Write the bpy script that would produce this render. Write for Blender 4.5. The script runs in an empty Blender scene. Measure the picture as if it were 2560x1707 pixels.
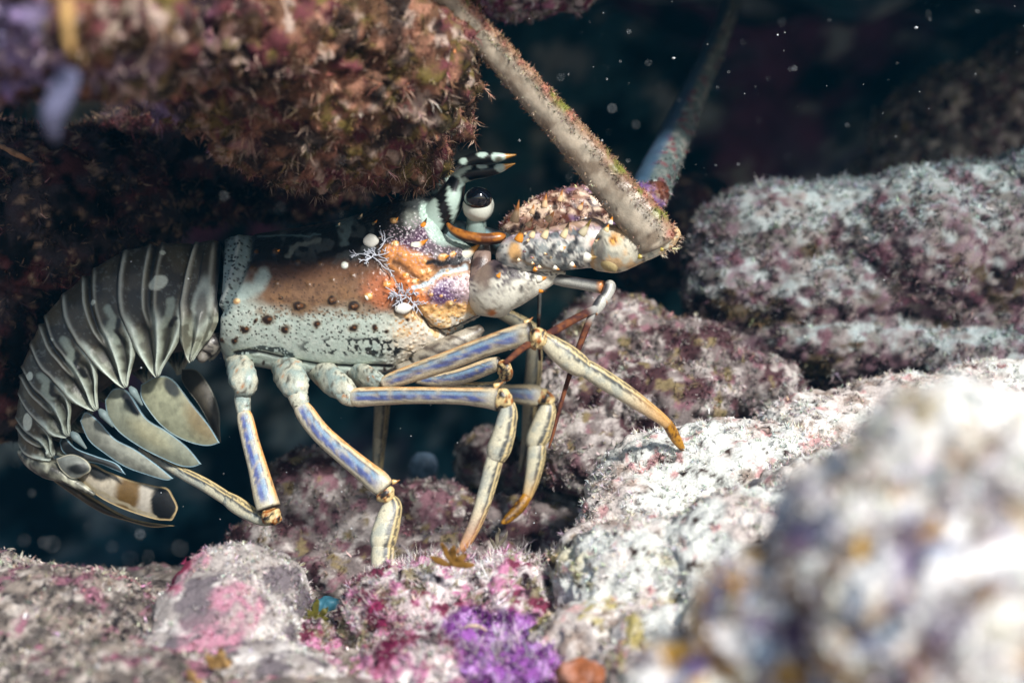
import bpy, math, random
import numpy as np
from mathutils import Vector

# ------------------------------------------------------------------ camera, world, sun, exposure
SC = bpy.context.scene
COL = SC.collection
DIST = 0.60                       # camera to the lobster's mid plane, metres
UNIT = 0.0002                     # metres per photo pixel on that plane (2560 px = 0.512 m)
SUN_DIR = Vector((0.43, -0.69, 0.56)).normalized()     # towards the sun

cd = bpy.data.cameras.new("camera")
cam = bpy.data.objects.new("camera", cd)
COL.objects.link(cam)
cam.location = (0, -DIST, 0)
cam.rotation_euler = (math.radians(90), 0, 0)
cd.sensor_width = 36
cd.lens = 36 * DIST / (2560 * UNIT)
cd.clip_start = 0.01
cd.clip_end = 60
cd.dof.use_dof = True
cd.dof.focus_distance = DIST - 0.028
cd.dof.aperture_fstop = 4.6
cd.dof.aperture_blades = 0
SC.camera = cam

w = bpy.data.worlds.new("World")
SC.world = w
w.use_nodes = True
nt = w.node_tree
bg = nt.nodes["Background"]
sky = nt.nodes.new("ShaderNodeTexSky")
sky.sky_type = 'NISHITA'
sky.sun_disc = False
sky.sun_elevation = math.asin(SUN_DIR.z)
sky.sun_rotation = math.atan2(SUN_DIR.x, SUN_DIR.y)
nt.links.new(sky.outputs[0], bg.inputs[0])
bg.inputs[1].default_value = 0.1

sl = bpy.data.lights.new("sun", 'SUN')
sl.energy = 5.0
sl.angle = math.radians(7)
sl.color = (1.0, 0.965, 0.915)
so = bpy.data.objects.new("sun", sl)
COL.objects.link(so)
so.rotation_euler = SUN_DIR.to_track_quat('Z', 'Y').to_euler()

SC.view_settings.view_transform = 'Standard'
SC.view_settings.look = 'None'
SC.view_settings.exposure = 0.3
SC.view_settings.gamma = 1.0
SC.view_settings.use_curve_mapping = False

# ------------------------------------------------------------------ numeric helpers
RNG = np.random.default_rng(7)


def lin(r, g, b):
    c = np.array([r, g, b], float) / 255.0
    return np.where(c <= 0.04045, c / 12.92, ((c + 0.055) / 1.055) ** 2.4)


def W(px, py, Y):
    """point of the photo (2560 px wide) at depth Y behind the lobster's mid plane -> metres"""
    px, py, Y = np.broadcast_arrays(np.asarray(px, float), np.asarray(py, float), np.asarray(Y, float))
    s = UNIT * (DIST + Y) / DIST
    return np.stack([(px - 1280) * s, Y, (853.5 - py) * s], -1)


def _h(ix, iy, iz, seed):
    with np.errstate(over='ignore'):
        h = (ix.astype(np.uint32) * np.uint32(374761393) + iy.astype(np.uint32) * np.uint32(668265263)
             + iz.astype(np.uint32) * np.uint32(2246822519) + np.uint32((seed * 3266489917) & 0xffffffff))
        h = (h ^ (h >> np.uint32(13))) * np.uint32(1274126177)
        h = (h ^ (h >> np.uint32(16))) * np.uint32(2246822519)
        h = h ^ (h >> np.uint32(13))
    return (h & np.uint32(0xffffff)).astype(float) / 0xffffff


def vnoise(P, seed=0):
    """smooth value noise in 0..1"""
    i = np.floor(P).astype(np.int64)
    f = P - i
    f = f * f * (3 - 2 * f)
    out = 0
    for dx in (0, 1):
        for dy in (0, 1):
            for dz in (0, 1):
                wgt = ((f[:, 0] if dx else 1 - f[:, 0]) * (f[:, 1] if dy else 1 - f[:, 1]) * (f[:, 2] if dz else 1 - f[:, 2]))
                out = out + wgt * _h(i[:, 0] + dx, i[:, 1] + dy, i[:, 2] + dz, seed)
    return out


def fbm(P, scale, octaves=4, seed=0):
    """0..1; scale = size of the largest features in the units of P"""
    a, t, n = 1.0, 0.0, 0.0
    P = np.asarray(P, float) / scale
    for k in range(octaves):
        n = n + a * vnoise(P, seed + 17 * k)
        t += a
        a *= 0.55
        P = P * 2.07 + 3.1
    return n / t


def worley(P, scale, seed=0, flat=False):
    """distance to the nearest feature point (in cells) and that point's random number; flat: in x, y only"""
    P = np.asarray(P, float) / scale
    i = np.floor(P).astype(np.int64)
    best = np.full(len(P), 9.0)
    ident = np.zeros(len(P))
    for dx in (-1, 0, 1):
        for dy in (-1, 0, 1):
            for dz in ((0,) if flat else (-1, 0, 1)):
                c = i + np.array([dx, dy, dz])
                r = [_h(c[:, 0], c[:, 1], c[:, 2], seed + k) for k in range(4)]
                d = np.sqrt(sum((c[:, k] + r[k] - P[:, k]) ** 2 for k in range(2 if flat else 3)))
                m = d < best
                best = np.where(m, d, best)
                ident = np.where(m, r[3], ident)
    return best, ident


def sstep(a, b, x):
    t = np.clip((x - a) / (b - a), 0, 1)
    return t * t * (3 - 2 * t)


def mix(c, col, m):
    m = np.clip(m, 0, 1)[:, None]
    return c * (1 - m) + np.asarray(col) * m


def seg_dist(p, pts):
    """distance of 2-D points to a polyline"""
    best = np.full(len(p), 1e9)
    pts = np.asarray(pts, float)
    for a, b in zip(pts[:-1], pts[1:]):
        d = b - a
        t = np.clip(((p - a) @ d) / (d @ d + 1e-9), 0, 1)
        q = a + t[:, None] * d
        best = np.minimum(best, np.hypot(p[:, 0] - q[:, 0], p[:, 1] - q[:, 1]))
    return best


def catmull(pts, n):
    pts = np.asarray(pts, float)
    if len(pts) == 2:
        t = np.linspace(0, 1, n)[:, None]
        return pts[0] * (1 - t) + pts[1] * t
    P = np.vstack([2 * pts[0] - pts[1], pts, 2 * pts[-1] - pts[-2]])
    L = np.concatenate([[0], np.cumsum(np.linalg.norm(np.diff(pts[:, :2], axis=0), axis=1) + 1e-6)])
    s = np.linspace(0, L[-1], n)
    k = np.clip(np.searchsorted(L, s, side='right') - 1, 0, len(pts) - 2)
    t = ((s - L[k]) / (L[k + 1] - L[k]))[:, None]
    a, b, c, d = P[k], P[k + 1], P[k + 2], P[k + 3]
    return 0.5 * (2 * b + (c - a) * t + (2 * a - 5 * b + 4 * c - d) * t ** 2 + (3 * b - a - 3 * c + d) * t ** 3)


# ------------------------------------------------------------------ object helpers
ORIGIN = {}


def build(name, V, quads=None, tris=None, mat=None, parent=None, colors=None, smooth=True, origin=None):
    """one mesh object; V in world metres"""
    if origin is None:
        origin = ORIGIN[parent.name] if parent else V.mean(0)
    origin = np.asarray(origin, float)
    me = bpy.data.meshes.new(name)
    nq = 0 if quads is None else len(quads)
    ntr = 0 if tris is None else len(tris)
    me.vertices.add(len(V))
    me.vertices.foreach_set("co", (V - origin).astype(np.float32).ravel())
    loops = np.concatenate([np.asarray(quads, np.int32).ravel() if nq else np.zeros(0, np.int32),
                            np.asarray(tris, np.int32).ravel() if ntr else np.zeros(0, np.int32)])
    me.loops.add(len(loops))
    me.loops.foreach_set("vertex_index", loops)
    me.polygons.add(nq + ntr)
    st = np.concatenate([np.arange(nq) * 4, nq * 4 + np.arange(ntr) * 3]).astype(np.int32)
    me.polygons.foreach_set("loop_start", st)
    me.polygons.foreach_set("use_smooth", np.full(nq + ntr, smooth))
    me.update(calc_edges=True)
    if colors is not None:
        at = me.color_attributes.new("Col", 'FLOAT_COLOR', 'POINT')
        c4 = np.ones((len(V), 4), np.float32)
        c4[:, :3] = np.clip(colors, 0, 1)
        at.data.foreach_set("color", c4.ravel())
    if mat:
        me.materials.append(mat)
    o = bpy.data.objects.new(name, me)
    COL.objects.link(o)
    if parent:
        o.parent = parent
    else:
        o.location = origin
    ORIGIN[o.name] = origin
    return o


def tag(o, label=None, cat=None, group=None, kind=None):
    if label: o["label"] = label
    if cat: o["category"] = cat
    if group: o["group"] = group
    if kind: o["kind"] = kind
    return o


def empty(name, loc, parent=None):
    o = bpy.data.objects.new(name, None)
    COL.objects.link(o)
    o.empty_display_size = 0.01
    loc = np.asarray(loc, float)
    if parent:
        o.parent = parent
        ORIGIN[o.name] = ORIGIN[parent.name]
    else:
        o.location = loc
        ORIGIN[o.name] = loc
    return o


def material(name, rough=0.6, spec=0.4, bump=0.0, bump_scale=900.0, vary=0.0, vary_scale=500.0, subsurface=0.0, coat=0.0):
    m = bpy.data.materials.new(name)
    m.use_nodes = True
    n, l = m.node_tree.nodes, m.node_tree.links
    b = n["Principled BSDF"]
    b.inputs["Roughness"].default_value = rough
    b.inputs["Specular IOR Level"].default_value = spec
    b.inputs["Coat Weight"].default_value = coat
    a = n.new("ShaderNodeVertexColor")
    a.layer_name = "Col"
    tc = n.new("ShaderNodeTexCoord")
    out = a.outputs[0]
    if vary:
        no = n.new("ShaderNodeTexNoise")
        no.inputs["Scale"].default_value = vary_scale
        no.inputs["Detail"].default_value = 5
        l.new(tc.outputs["Object"], no.inputs["Vector"])
        mr = n.new("ShaderNodeMapRange")
        mr.inputs[1].default_value, mr.inputs[2].default_value = 0.25, 0.75
        mr.inputs[3].default_value, mr.inputs[4].default_value = 1 - vary, 1 + vary
        l.new(no.outputs[0], mr.inputs[0])
        mx = n.new("ShaderNodeMix")
        mx.data_type = 'RGBA'
        mx.blend_type = 'MULTIPLY'
        mx.inputs[0].default_value = 1
        l.new(out, mx.inputs[6])
        l.new(mr.outputs[0], mx.inputs[7])
        out = mx.outputs[2]
    l.new(out, b.inputs["Base Color"])
    if subsurface:
        b.inputs["Subsurface Weight"].default_value = subsurface
        b.inputs["Subsurface Scale"].default_value = 0.002
    if bump:
        no = n.new("ShaderNodeTexNoise")
        no.inputs["Scale"].default_value = bump_scale
        no.inputs["Detail"].default_value = 6
        l.new(tc.outputs["Object"], no.inputs["Vector"])
        bp = n.new("ShaderNodeBump")
        bp.inputs["Strength"].default_value = bump
        bp.inputs["Distance"].default_value = 0.0006
        l.new(no.outputs[0], bp.inputs["Height"])
        l.new(bp.outputs[0], b.inputs["Normal"])
    return m


M_SHELL = material("shell", 0.32, 0.5, 0.3, 1500, 0.12, 900)
M_LEG = material("leg_shell", 0.33, 0.5, 0.3, 1800, 0.25, 1300)
M_EYE = material("eye_gloss", 0.06, 0.6, 0, coat=0.5)
M_HORN = material("horn_shell", 0.3, 0.5, 0.08, 1200, 0.06, 900)
M_FIN = material("fin_membrane", 0.5, 0.35, 0.15, 700, 0.18, 400)
M_FUZZ = material("fuzz", 0.85, 0.15)
M_ROCK = material("rock_crust", 0.85, 0.2, 0.7, 700, 0.35, 900)
M_TURF = material("algae_turf", 0.8, 0.15)
M_WALL = material("cave_rock", 0.9, 0.15, 0.6, 60, 0.3, 40)
M_LEAF = material("brown_leaf", 0.5, 0.3, 0.1, 500, 0.2, 300)
M_SNOW = material("particle", 0.7, 0.2)


def quads_grid(nu, nv, wrap_v=False):
    i = np.arange(nu - 1)[:, None]
    j = np.arange(nv if wrap_v else nv - 1)[None, :]
    j2 = (j + 1) % nv
    a, b, c, d = i * nv + j, i * nv + j2, (i + 1) * nv + j2, (i + 1) * nv + j
    a, b, c, d = np.broadcast_arrays(a, b, c, d)
    return np.stack([a, b, c, d], -1).reshape(-1, 4)


def tube(path, n=40, m=24, power=1.0, depth=1.0, dorsal=(0, -1)):
    """path: rows (px, py, Y, width px[, thickness px]).  Returns V, quads, tris, u, b, f, pxy.
    b: -1..1 across the picture (+1 = dorsal side), f: 1 facing the camera."""
    path = np.asarray(path, float)
    if path.shape[1] == 4:
        path = np.hstack([path, path[:, 3:4] * depth])
    R = catmull(path, n)
    C = W(R[:, 0], R[:, 1], R[:, 2])
    s = UNIT * (DIST + R[:, 2]) / DIST
    T = np.gradient(C, axis=0)
    T /= np.linalg.norm(T, axis=1)[:, None] + 1e-12
    vw = np.array([0, -1.0, 0])
    N = vw - (T @ vw)[:, None] * T
    N /= np.linalg.norm(N, axis=1)[:, None] + 1e-12
    B = np.cross(T, N)
    d = np.array([dorsal[0], 0, -dorsal[1]], float)
    sgn = np.sign((B @ d).sum()) or 1.0
    B = B * sgn
    th = np.arange(m) / m * 2 * np.pi
    cb, cf = np.sin(th), np.cos(th)
    if power != 1.0:
        cb, cf = np.sign(cb) * np.abs(cb) ** power, np.sign(cf) * np.abs(cf) ** power
    ra = np.maximum(R[:, 3], 0.6) * s / 2
    rb = np.maximum(R[:, 4], 0.6) * s / 2
    V = (C[:, None, :] + ra[:, None, None] * cb[None, :, None] * B[:, None, :]
         + rb[:, None, None] * cf[None, :, None] * N[:, None, :])
    q = quads_grid(n, m, True)
    if sgn < 0:
        q = q[:, ::-1]
    V = V.reshape(-1, 3)
    e0, e1 = len(V), len(V) + 1
    V = np.vstack([V, C[0] - T[0] * ra[0] * 0.25, C[-1] + T[-1] * ra[-1] * 0.25])
    j = np.arange(m)
    j2 = (j + 1) % m
    tA = np.stack([np.full(m, e0), j2, j], -1)
    tB = np.stack([np.full(m, e1), (n - 1) * m + j, (n - 1) * m + j2], -1)
    if sgn < 0:
        tA, tB = tA[:, ::-1], tB[:, ::-1]
    u = np.concatenate([np.repeat(np.linspace(0, 1, n), m), [0, 1]])
    b = np.concatenate([np.tile(np.sin(th), n), [0, 0]])
    f = np.concatenate([np.tile(np.cos(th), n), [0, 0]])
    return V, q, np.vstack([tA, tB]), u, b, f


def px_of(V):
    k = DIST / (UNIT * (DIST + V[:, 1]))
    return np.stack([1280 + V[:, 0] * k, 853.5 - V[:, 2] * k], -1)


def mm(V):
    return V / UNIT       # world coordinates in photo-pixel units, for noise


def turf(name, parent, P, N, C, length, width, per=7, spread=0.8, droop=(0, 0, 0), seed=1, jitter=0.35,
         tip=None, tip_amount=0.0, label=None):
    """one mesh of many little bent blades growing in tufts from points P with normals N, colours C"""
    r = np.random.default_rng(seed)
    n = len(P) * per
    P0 = np.repeat(P, per, 0)
    N0 = np.repeat(N, per, 0)
    C0 = np.repeat(C, per, 0)
    ts = np.repeat(r.uniform(0.35, 1.55, len(P)) ** 1.5, per)
    C0 = C0 * np.repeat(np.exp(r.normal(size=(len(P), 1)) * .3) * (1 + r.normal(size=(len(P), 3)) * .07), per, 0)
    d = N0 + spread * r.normal(size=(n, 3)) + np.asarray(droop)
    d /= np.linalg.norm(d, axis=1)[:, None] + 1e-9
    L = length * UNIT * ts * r.uniform(0.5, 1.3, n)
    wd = width * UNIT * r.uniform(0.6, 1.4, n)
    side = np.cross(d, r.normal(size=(n, 3)))
    side /= np.linalg.norm(side, axis=1)[:, None] + 1e-9
    bend = r.normal(size=(n, 3)) * 0.45
    P0 = P0 + r.normal(size=(n, 3)) * width * UNIT * 0.8 - d * L[:, None] * 0.1
    mid = P0 + d * (L * 0.55)[:, None]
    d2 = d + bend + 0.5 * np.asarray(droop)
    d2 /= np.linalg.norm(d2, axis=1)[:, None] + 1e-9
    top = mid + d2 * (L * 0.5)[:, None]
    hw = (wd / 2)[:, None] * side
    V = np.stack([P0 - hw, P0 + hw, mid + hw * 0.85, mid - hw * 0.85, top], 1).reshape(-1, 3)
    k = np.arange(n)[:, None] * 5
    q = k + np.array([[0, 1, 2, 3]])
    t = k + np.array([[3, 2, 4]])
    g = np.exp(r.normal(size=(n, 1)) * jitter)
    tint = 1 + r.normal(size=(n, 3)) * 0.08
    c = C0 * g * tint
    c = np.repeat(c[:, None, :], 5, 1)
    if tip is not None:
        sel = (r.random(n) < tip_amount)[:, None, None] * np.array([0, 0, .6, .6, 1.0])[None, :, None]
        c = c * (1 - sel) + np.asarray(tip)[None, None, :] * sel
    o = build(name, V, q, t, M_TURF, parent, c.reshape(-1, 3), smooth=False)
    tag(o, kind="stuff")
    if label: o["label"] = label
    return o


# ------------------------------------------------------------------ rocks
def ellipsoids(blobs):
    V, Q, off = [], [], 0
    nu, nv = 18, 28
    th = np.linspace(0.02, np.pi - 0.02, nu)
    ph = np.arange(nv) / nv * 2 * np.pi
    S = np.stack([np.sin(th)[:, None] * np.cos(ph), np.sin(th)[:, None] * np.sin(ph), np.cos(th)[:, None] * np.ones(nv)], -1).reshape(-1, 3)
    q = quads_grid(nu, nv, True)
    for (x, y, Y, rx, ry, rd) in blobs:
        s = UNIT * (DIST + Y) / DIST
        c = W(x, y, Y)
        V.append(c + S * np.array([rx * s, rd * s, ry * s]))
        Q.append(q[:, ::-1] + off)
        cap = len(S)
        off += cap
    return np.vstack(V), np.vstack(Q)


def rock_mesh(blobs, voxel, smooth_iter=6):
    """voxel-fuse the ellipsoids into one closed surface"""
    V, Q = ellipsoids(blobs)
    me = bpy.data.meshes.new("tmp")
    me.from_pydata(V.tolist(), [], Q.tolist())
    nv = 28
    # close the poles
    import bmesh
    bm = bmesh.new()
    bm.from_mesh(me)
    bmesh.ops.holes_fill(bm, edges=[e for e in bm.edges if e.is_boundary], sides=0)
    bmesh.ops.recalc_face_normals(bm, faces=bm.faces[:])
    bm.to_mesh(me)
    bm.free()
    o = bpy.data.objects.new("tmp", me)
    COL.objects.link(o)
    rm = o.modifiers.new("r", 'REMESH')
    rm.mode = 'VOXEL'
    rm.voxel_size = voxel * UNIT
    sm = o.modifiers.new("s", 'SMOOTH')
    sm.factor = 0.5
    sm.iterations = smooth_iter
    dg = bpy.context.evaluated_depsgraph_get()
    ev = o.evaluated_get(dg)
    m2 = ev.to_mesh()
    nvt = len(m2.vertices)
    co = np.empty(nvt * 3, np.float32)
    m2.vertices.foreach_get("co", co)
    co = co.reshape(-1, 3).astype(float)
    quads = np.array([p.vertices[:] for p in m2.polygons if len(p.vertices) == 4], np.int32)
    ev.to_mesh_clear()
    bpy.data.objects.remove(o)
    bpy.data.meshes.remove(me)
    return co, quads


def normals(V, Q):
    n = np.cross(V[Q[:, 2]] - V[Q[:, 0]], V[Q[:, 3]] - V[Q[:, 1]])
    N = np.zeros_like(V)
    for k in range(4):
        for a in range(3):
            N[:, a] += np.bincount(Q[:, k], n[:, a], len(V))
    return N / (np.linalg.norm(N, axis=1)[:, None] + 1e-12)


def keep_largest(V, Q):
    """drop loose shells so that the rock is one piece"""
    lab = np.arange(len(V))
    for _ in range(400):
        m = lab[Q].min(1)
        new = lab.copy()
        for k in range(4):
            np.minimum.at(new, Q[:, k], m)
        new = new[new]
        if (new == lab).all():
            break
        lab = new
    vals, cnt = np.unique(lab, return_counts=True)
    keep = lab == vals[cnt.argmax()]
    idx = -np.ones(len(V), int)
    idx[keep] = np.arange(keep.sum())
    return V[keep], idx[Q[keep[Q[:, 0]]]]


def rock(name, label, cat, blobs, voxel, paint, seed, big=(140, 40), mid=(46, 14), small=(14, 4), group=None, mat=None, hole=None):
    V, Q = rock_mesh(blobs, voxel)
    V, Q = keep_largest(V, Q)
    N = normals(V, Q)
    p = mm(V)
    wo, _ = worley(p + 14 * (fbm(p, 30, 2, seed + 9)[:, None] - 0.5), mid[0], seed + 3)
    h = big[1] * (fbm(p, big[0], 4, seed) - 0.5) * 2 + mid[1] * (0.55 - wo) * 1.6 + small[1] * (fbm(p, small[0], 3, seed + 5) - 0.5) * 2
    hs, hd = hole or (mid[0] * 1.5, mid[1] * 1.3)
    w2, id2 = worley(p + .5 * hs * (fbm(p, hs * .5, 3, seed + 12)[:, None] - 0.5), hs, seed + 13)
    h -= hd * (1 - sstep(.16, .36, w2)) * (id2 < .45)
    cr = np.abs(fbm(p, hs * 2.2, 4, seed + 14) - .5)
    h -= hd * .8 * (1 - sstep(.0, .022, cr))
    V = V + N * (h * UNIT)[:, None]
    N = normals(V, Q)
    pits = 0.55 - wo
    c = paint(mm(V), N, pits, seed)
    o = build(name, V, Q, None, mat or M_ROCK, None, c)
    tag(o, label, cat, group)
    o_data = (V, N, c, Q)
    return o, o_data


def patch(p, scale, thr, soft, seed, octv=4):
    return sstep(thr - soft, thr + soft, fbm(p, scale, octv, seed))


def sample(data, n, seed, cond=None):
    V, N, c, Q = data
    r = np.random.default_rng(seed)
    vis = N[:, 1] < 0.35
    bare = fbm(mm(V), 70, 3, seed + 900)
    vis &= r.random(len(V)) < sstep(.40, .56, bare) * .92 + .08
    if cond is not None:
        vis &= cond(V, N)
    idx = np.nonzero(vis)[0]
    if len(idx) == 0:
        idx = np.arange(len(V))
    k = r.choice(idx, n, replace=True)
    return V[k] + r.normal(size=(n, 3)) * UNIT, N[k], c[k], k


# ------------------------------------------------------------------ the cave: seabed, back wall, added shading roof
def sheet(name, xs, ys, fz, paint, mat):
    X, Yg = np.meshgrid(xs, ys, indexing='ij')
    p = np.stack([X.ravel(), Yg.ravel(), np.zeros(X.size)], -1)
    V = fz(p)
    q = quads_grid(len(xs), len(ys))
    N = normals(V, q)
    o = build(name, V, q, None, mat, None, paint(mm(V), N), origin=(0, 0, 0))
    tag(o, kind="structure")
    return V, N, q, o


def seabed_z(p):
    q = mm(p)
    wo, _ = worley(q, 60, 31)
    z = -0.128 - 0.26 * sstep(0.08, 0.34, p[:, 1]) + 0.10 * sstep(0.4, 1.1, p[:, 1])
    z = z + UNIT * (60 * (fbm(q, 420, 3, 30) - 0.5) + 26 * (0.5 - wo) + 14 * (fbm(q, 22, 3, 32) - 0.5))
    V = p.copy()
    V[:, 2] = z
    return V


def paint_rubble(p, N):
    c = np.tile(lin(150, 138, 128), (len(p), 1))
    c = mix(c, lin(96, 88, 84), patch(p, 40, .5, .1, 41))
    c = mix(c, lin(190, 180, 172), patch(p, 24, .58, .08, 42))
    c = mix(c, lin(150, 104, 118), patch(p, 40, .61, .05, 43))
    c = mix(c, lin(40, 36, 40), patch(p, 14, .64, .05, 44))
    return c


ax = np.concatenate([np.linspace(-1.6, -0.42, 40)[:-1], np.linspace(-0.42, 0.42, 330), np.linspace(0.42, 1.6, 40)[1:]])
ay = np.concatenate([np.linspace(-1.2, -0.34, 20)[:-1], np.linspace(-0.34, 0.25, 240), np.linspace(0.25, 1.7, 130)[1:]])
SB = sheet("seabed", ax, ay, seabed_z, paint_rubble, M_ROCK)


def wall_f(p):
    # p[:,1] runs up the wall
    x, t = p[:, 0], p[:, 1]
    q = np.stack([x, t, 0 * x], -1)
    V = np.stack([x, 1.02 + 0.0 * x - 0.18 * np.abs(x) ** 1.5, t], -1)
    wo, _ = worley(q, 0.16, 51)
    V[:, 1] -= 0.30 * (fbm(q, 0.5, 4, 50) - 0.5) + 0.10 * (0.5 - wo) + 0.05 * (fbm(q, 0.06, 3, 52) - .5)
    return V


def paint_wall(p, N):
    c = np.tile(lin(62, 104, 116), (len(p), 1))  # teal base stands in for the blue-green glow of the water
    c = mix(c, lin(110, 66, 100), patch(p, 900, .52, .1, 61))
    c = mix(c, lin(170, 184, 186), patch(p, 220, .6, .08, 62))
    c = mix(c, lin(20, 34, 44), patch(p, 300, .52, .1, 63))
    return c


WL = sheet("cave_wall", np.linspace(-1.7, 1.7, 240), np.linspace(-0.5, 0.62, 110), wall_f, paint_wall, M_WALL)


def roof_f(p):  # roof added overhead, its front lip placed to keep sun off the background
    q = p.copy()
    wo, _ = worley(q, 0.13, 71)
    z = 0.34 + 0.10 * sstep(0.2, 1.2, p[:, 1]) - 0.10 * (1 - sstep(-0.1, 0.12, p[:, 1])) \
        - 0.08 * (fbm(q, 0.4, 4, 70) - .5) - 0.05 * (0.5 - wo)
    V = p.copy()
    V[:, 2] = z
    return V


RF = sheet("cave_shade_roof", np.linspace(-1.7, 1.7, 200), np.linspace(-0.06, 1.5, 110), roof_f, paint_wall, M_WALL)


# ------------------------------------------------------------------ rock colours
def paint_overhang(p, N, pits, seed):
    c = np.tile(lin(96, 68, 50), (len(p), 1))
    c = mix(c, lin(98, 84, 42), patch(p, 60, .52, .06, seed + 1))
    c = mix(c, lin(98, 52, 56), patch(p, 44, .59, .05, seed + 2))
    c = mix(c, lin(150, 108, 88), patch(p, 40, .61, .05, seed + 3) * sstep(-1400, -200, p[:, 0]))
    c = mix(c, lin(170, 150, 138), patch(p, 28, .63, .05, seed + 4))
    left = 1 - sstep(-900, -450, p[:, 0])
    c = mix(c, lin(128, 118, 168), patch(p, 80, .56, .05, seed + 6) * left)
    c = mix(c, lin(22, 15, 14), patch(p, 46, .56, .08, seed + 5) * .85)
    return c


def paint_darkred(p, N, pits, seed):
    c = np.tile(lin(74, 40, 42), (len(p), 1))
    c = mix(c, lin(56, 48, 52), patch(p, 90, .5, .08, seed + 1))
    c = mix(c, lin(140, 118, 100), patch(p, 24, .63, .05, seed + 2))
    c = mix(c, lin(10, 8, 12), patch(p, 60, .55, .08, seed + 3))
    return c


def paint_ledge(p, N, pits, seed):
    """pale silt on top with cool light painted on its right end, purple-brown turf on the side and below"""
    up = sstep(0.0, 0.6, N[:, 2] + 0.9 * (fbm(p, 90, 4, seed) - .5) + .55 * sstep(700, 1500, p[:, 2] + 1000 + .2 * p[:, 0]) - .25)
    side = np.tile(lin(92, 70, 78), (len(p), 1))
    side = mix(side, lin(134, 122, 120), patch(p, 30, .53, .06, seed + 1))
    side = mix(side, lin(74, 62, 44), patch(p, 90, .6, .06, seed + 2))
    side = mix(side, lin(34, 22, 28), patch(p, 40, .56, .07, seed + 3))
    top = np.tile(lin(130, 124, 122), (len(p), 1))
    top = mix(top, lin(112, 94, 102), patch(p, 110, .52, .08, seed + 9))
    top = mix(top, lin(104, 102, 98), patch(p, 34, .54, .1, seed + 4))
    top = mix(top, lin(150, 158, 158), patch(p, 50, .57, .1, seed + 5))
    top = mix(top, lin(150, 164, 166), .7 * sstep(.45, .9, N[:, 2]) * sstep(400, 900, p[:, 0]))  # cool toplight painted onto upward faces at the right end
    c = side * (1 - up[:, None]) + top * up[:, None]
    c = mix(c, lin(92, 56, 68), patch(p, 60, .67, .05, seed + 6) * .8)
    return c


def paint_slope(p, N, pits, seed):
    c = np.tile(lin(190, 180, 174), (len(p), 1))
    c = mix(c, lin(216, 210, 204), patch(p, 60, .52, .07, seed + 1))
    c = mix(c, lin(150, 134, 124), patch(p, 30, .57, .08, seed + 2))
    c = mix(c, lin(206, 208, 202), patch(p, 120, .58, .05, seed + 3))
    c = mix(c, lin(190, 150, 148), patch(p, 34, .68, .03, seed + 4))
    low = 1 - sstep(-520, -380, p[:, 2])
    c = mix(c, lin(178, 164, 104), patch(p, 60, .6, .05, seed + 5) * low)
    c = mix(c, lin(62, 48, 44), patch(p, 22, .68, .03, seed + 6))
    return c


def paint_near(p, N, pits, seed):
    c = np.tile(lin(240, 236, 228), (len(p), 1))  # near-white base paints in overexposure from the strong light
    c = mix(c, lin(250, 248, 242), patch(p, 60, .5, .06, seed + 1))
    c = mix(c, lin(166, 152, 124), patch(p, 40, .62, .03, seed + 2))
    left_ = 1 - sstep(330, 470, p[:, 0])
    low = (1 - sstep(-190, -90, p[:, 2] + 160 * (fbm(p, 90, 2, seed) - .5))) * (.55 + .45 * left_)
    c = mix(c, lin(128, 96, 60), patch(p, 34, .50, .03, seed + 3) * low)
    c = mix(c, lin(96, 80, 120), patch(p, 38, .54, .03, seed + 4) * low)
    c = mix(c, lin(140, 160, 184), patch(p, 34, .63, .03, seed + 5) * low)
    c = mix(c, lin(196, 152, 62), patch(p, 30, .62, .02, seed + 6) * (.4 + .6 * low))
    c = mix(c, lin(70, 52, 46), patch(p, 20, .63, .03, seed + 7) * low)
    c = mix(c, lin(236, 234, 232), patch(p, 26, .58, .03, seed + 8))
    return c


def paint_pink(p, N, pits, seed):
    c = np.tile(lin(186, 172, 172), (len(p), 1))
    c = mix(c, lin(222, 214, 212), patch(p, 40, .54, .06, seed + 1))
    c = mix(c, lin(178, 120, 148), patch(p, 34, .53, .04, seed + 2))
    c = mix(c, lin(126, 116, 92), patch(p, 30, .58, .05, seed + 3))
    c = mix(c, lin(112, 48, 70), patch(p, 36, .61, .04, seed + 4))
    c = mix(c, lin(46, 28, 36), patch(p, 26, .62, .04, seed + 5))
    return c


def paint_pinkrock_low(p, N, pits, seed):
    c = paint_pink(p, N, pits, seed)
    # the lilac encrusting patch low on the camera side
    q = px_of(p * UNIT)
    q = q + 50 * (np.stack([fbm(p, 50, 3, seed + 20), fbm(p, 50, 3, seed + 21)], -1) - .5)
    m = np.maximum(1 - sstep(.75, 1.05, np.hypot((q[:, 0] - 1275) / 150, (q[:, 1] - 1635) / 125)),
                   1 - sstep(.75, 1.05, np.hypot((q[:, 0] - 1180) / 90, (q[:, 1] - 1560) / 45)))
    pur = mix(np.tile(lin(142, 84, 158), (len(p), 1)), lin(190, 150, 204), patch(p, 20, .56, .06, seed + 23))
    pur = mix(pur, lin(90, 40, 100), patch(p, 26, .54, .06, seed + 24))
    c = c * (1 - m[:, None]) + pur * m[:, None]
    m2 = 1 - sstep(.7, 1.1, np.hypot((q[:, 0] - 960) / 60, (q[:, 1] - 1560) / 90))
    c = mix(c, lin(110, 32, 66), m2 * patch(p, 40, .5, .06, seed + 25))
    return c


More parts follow.
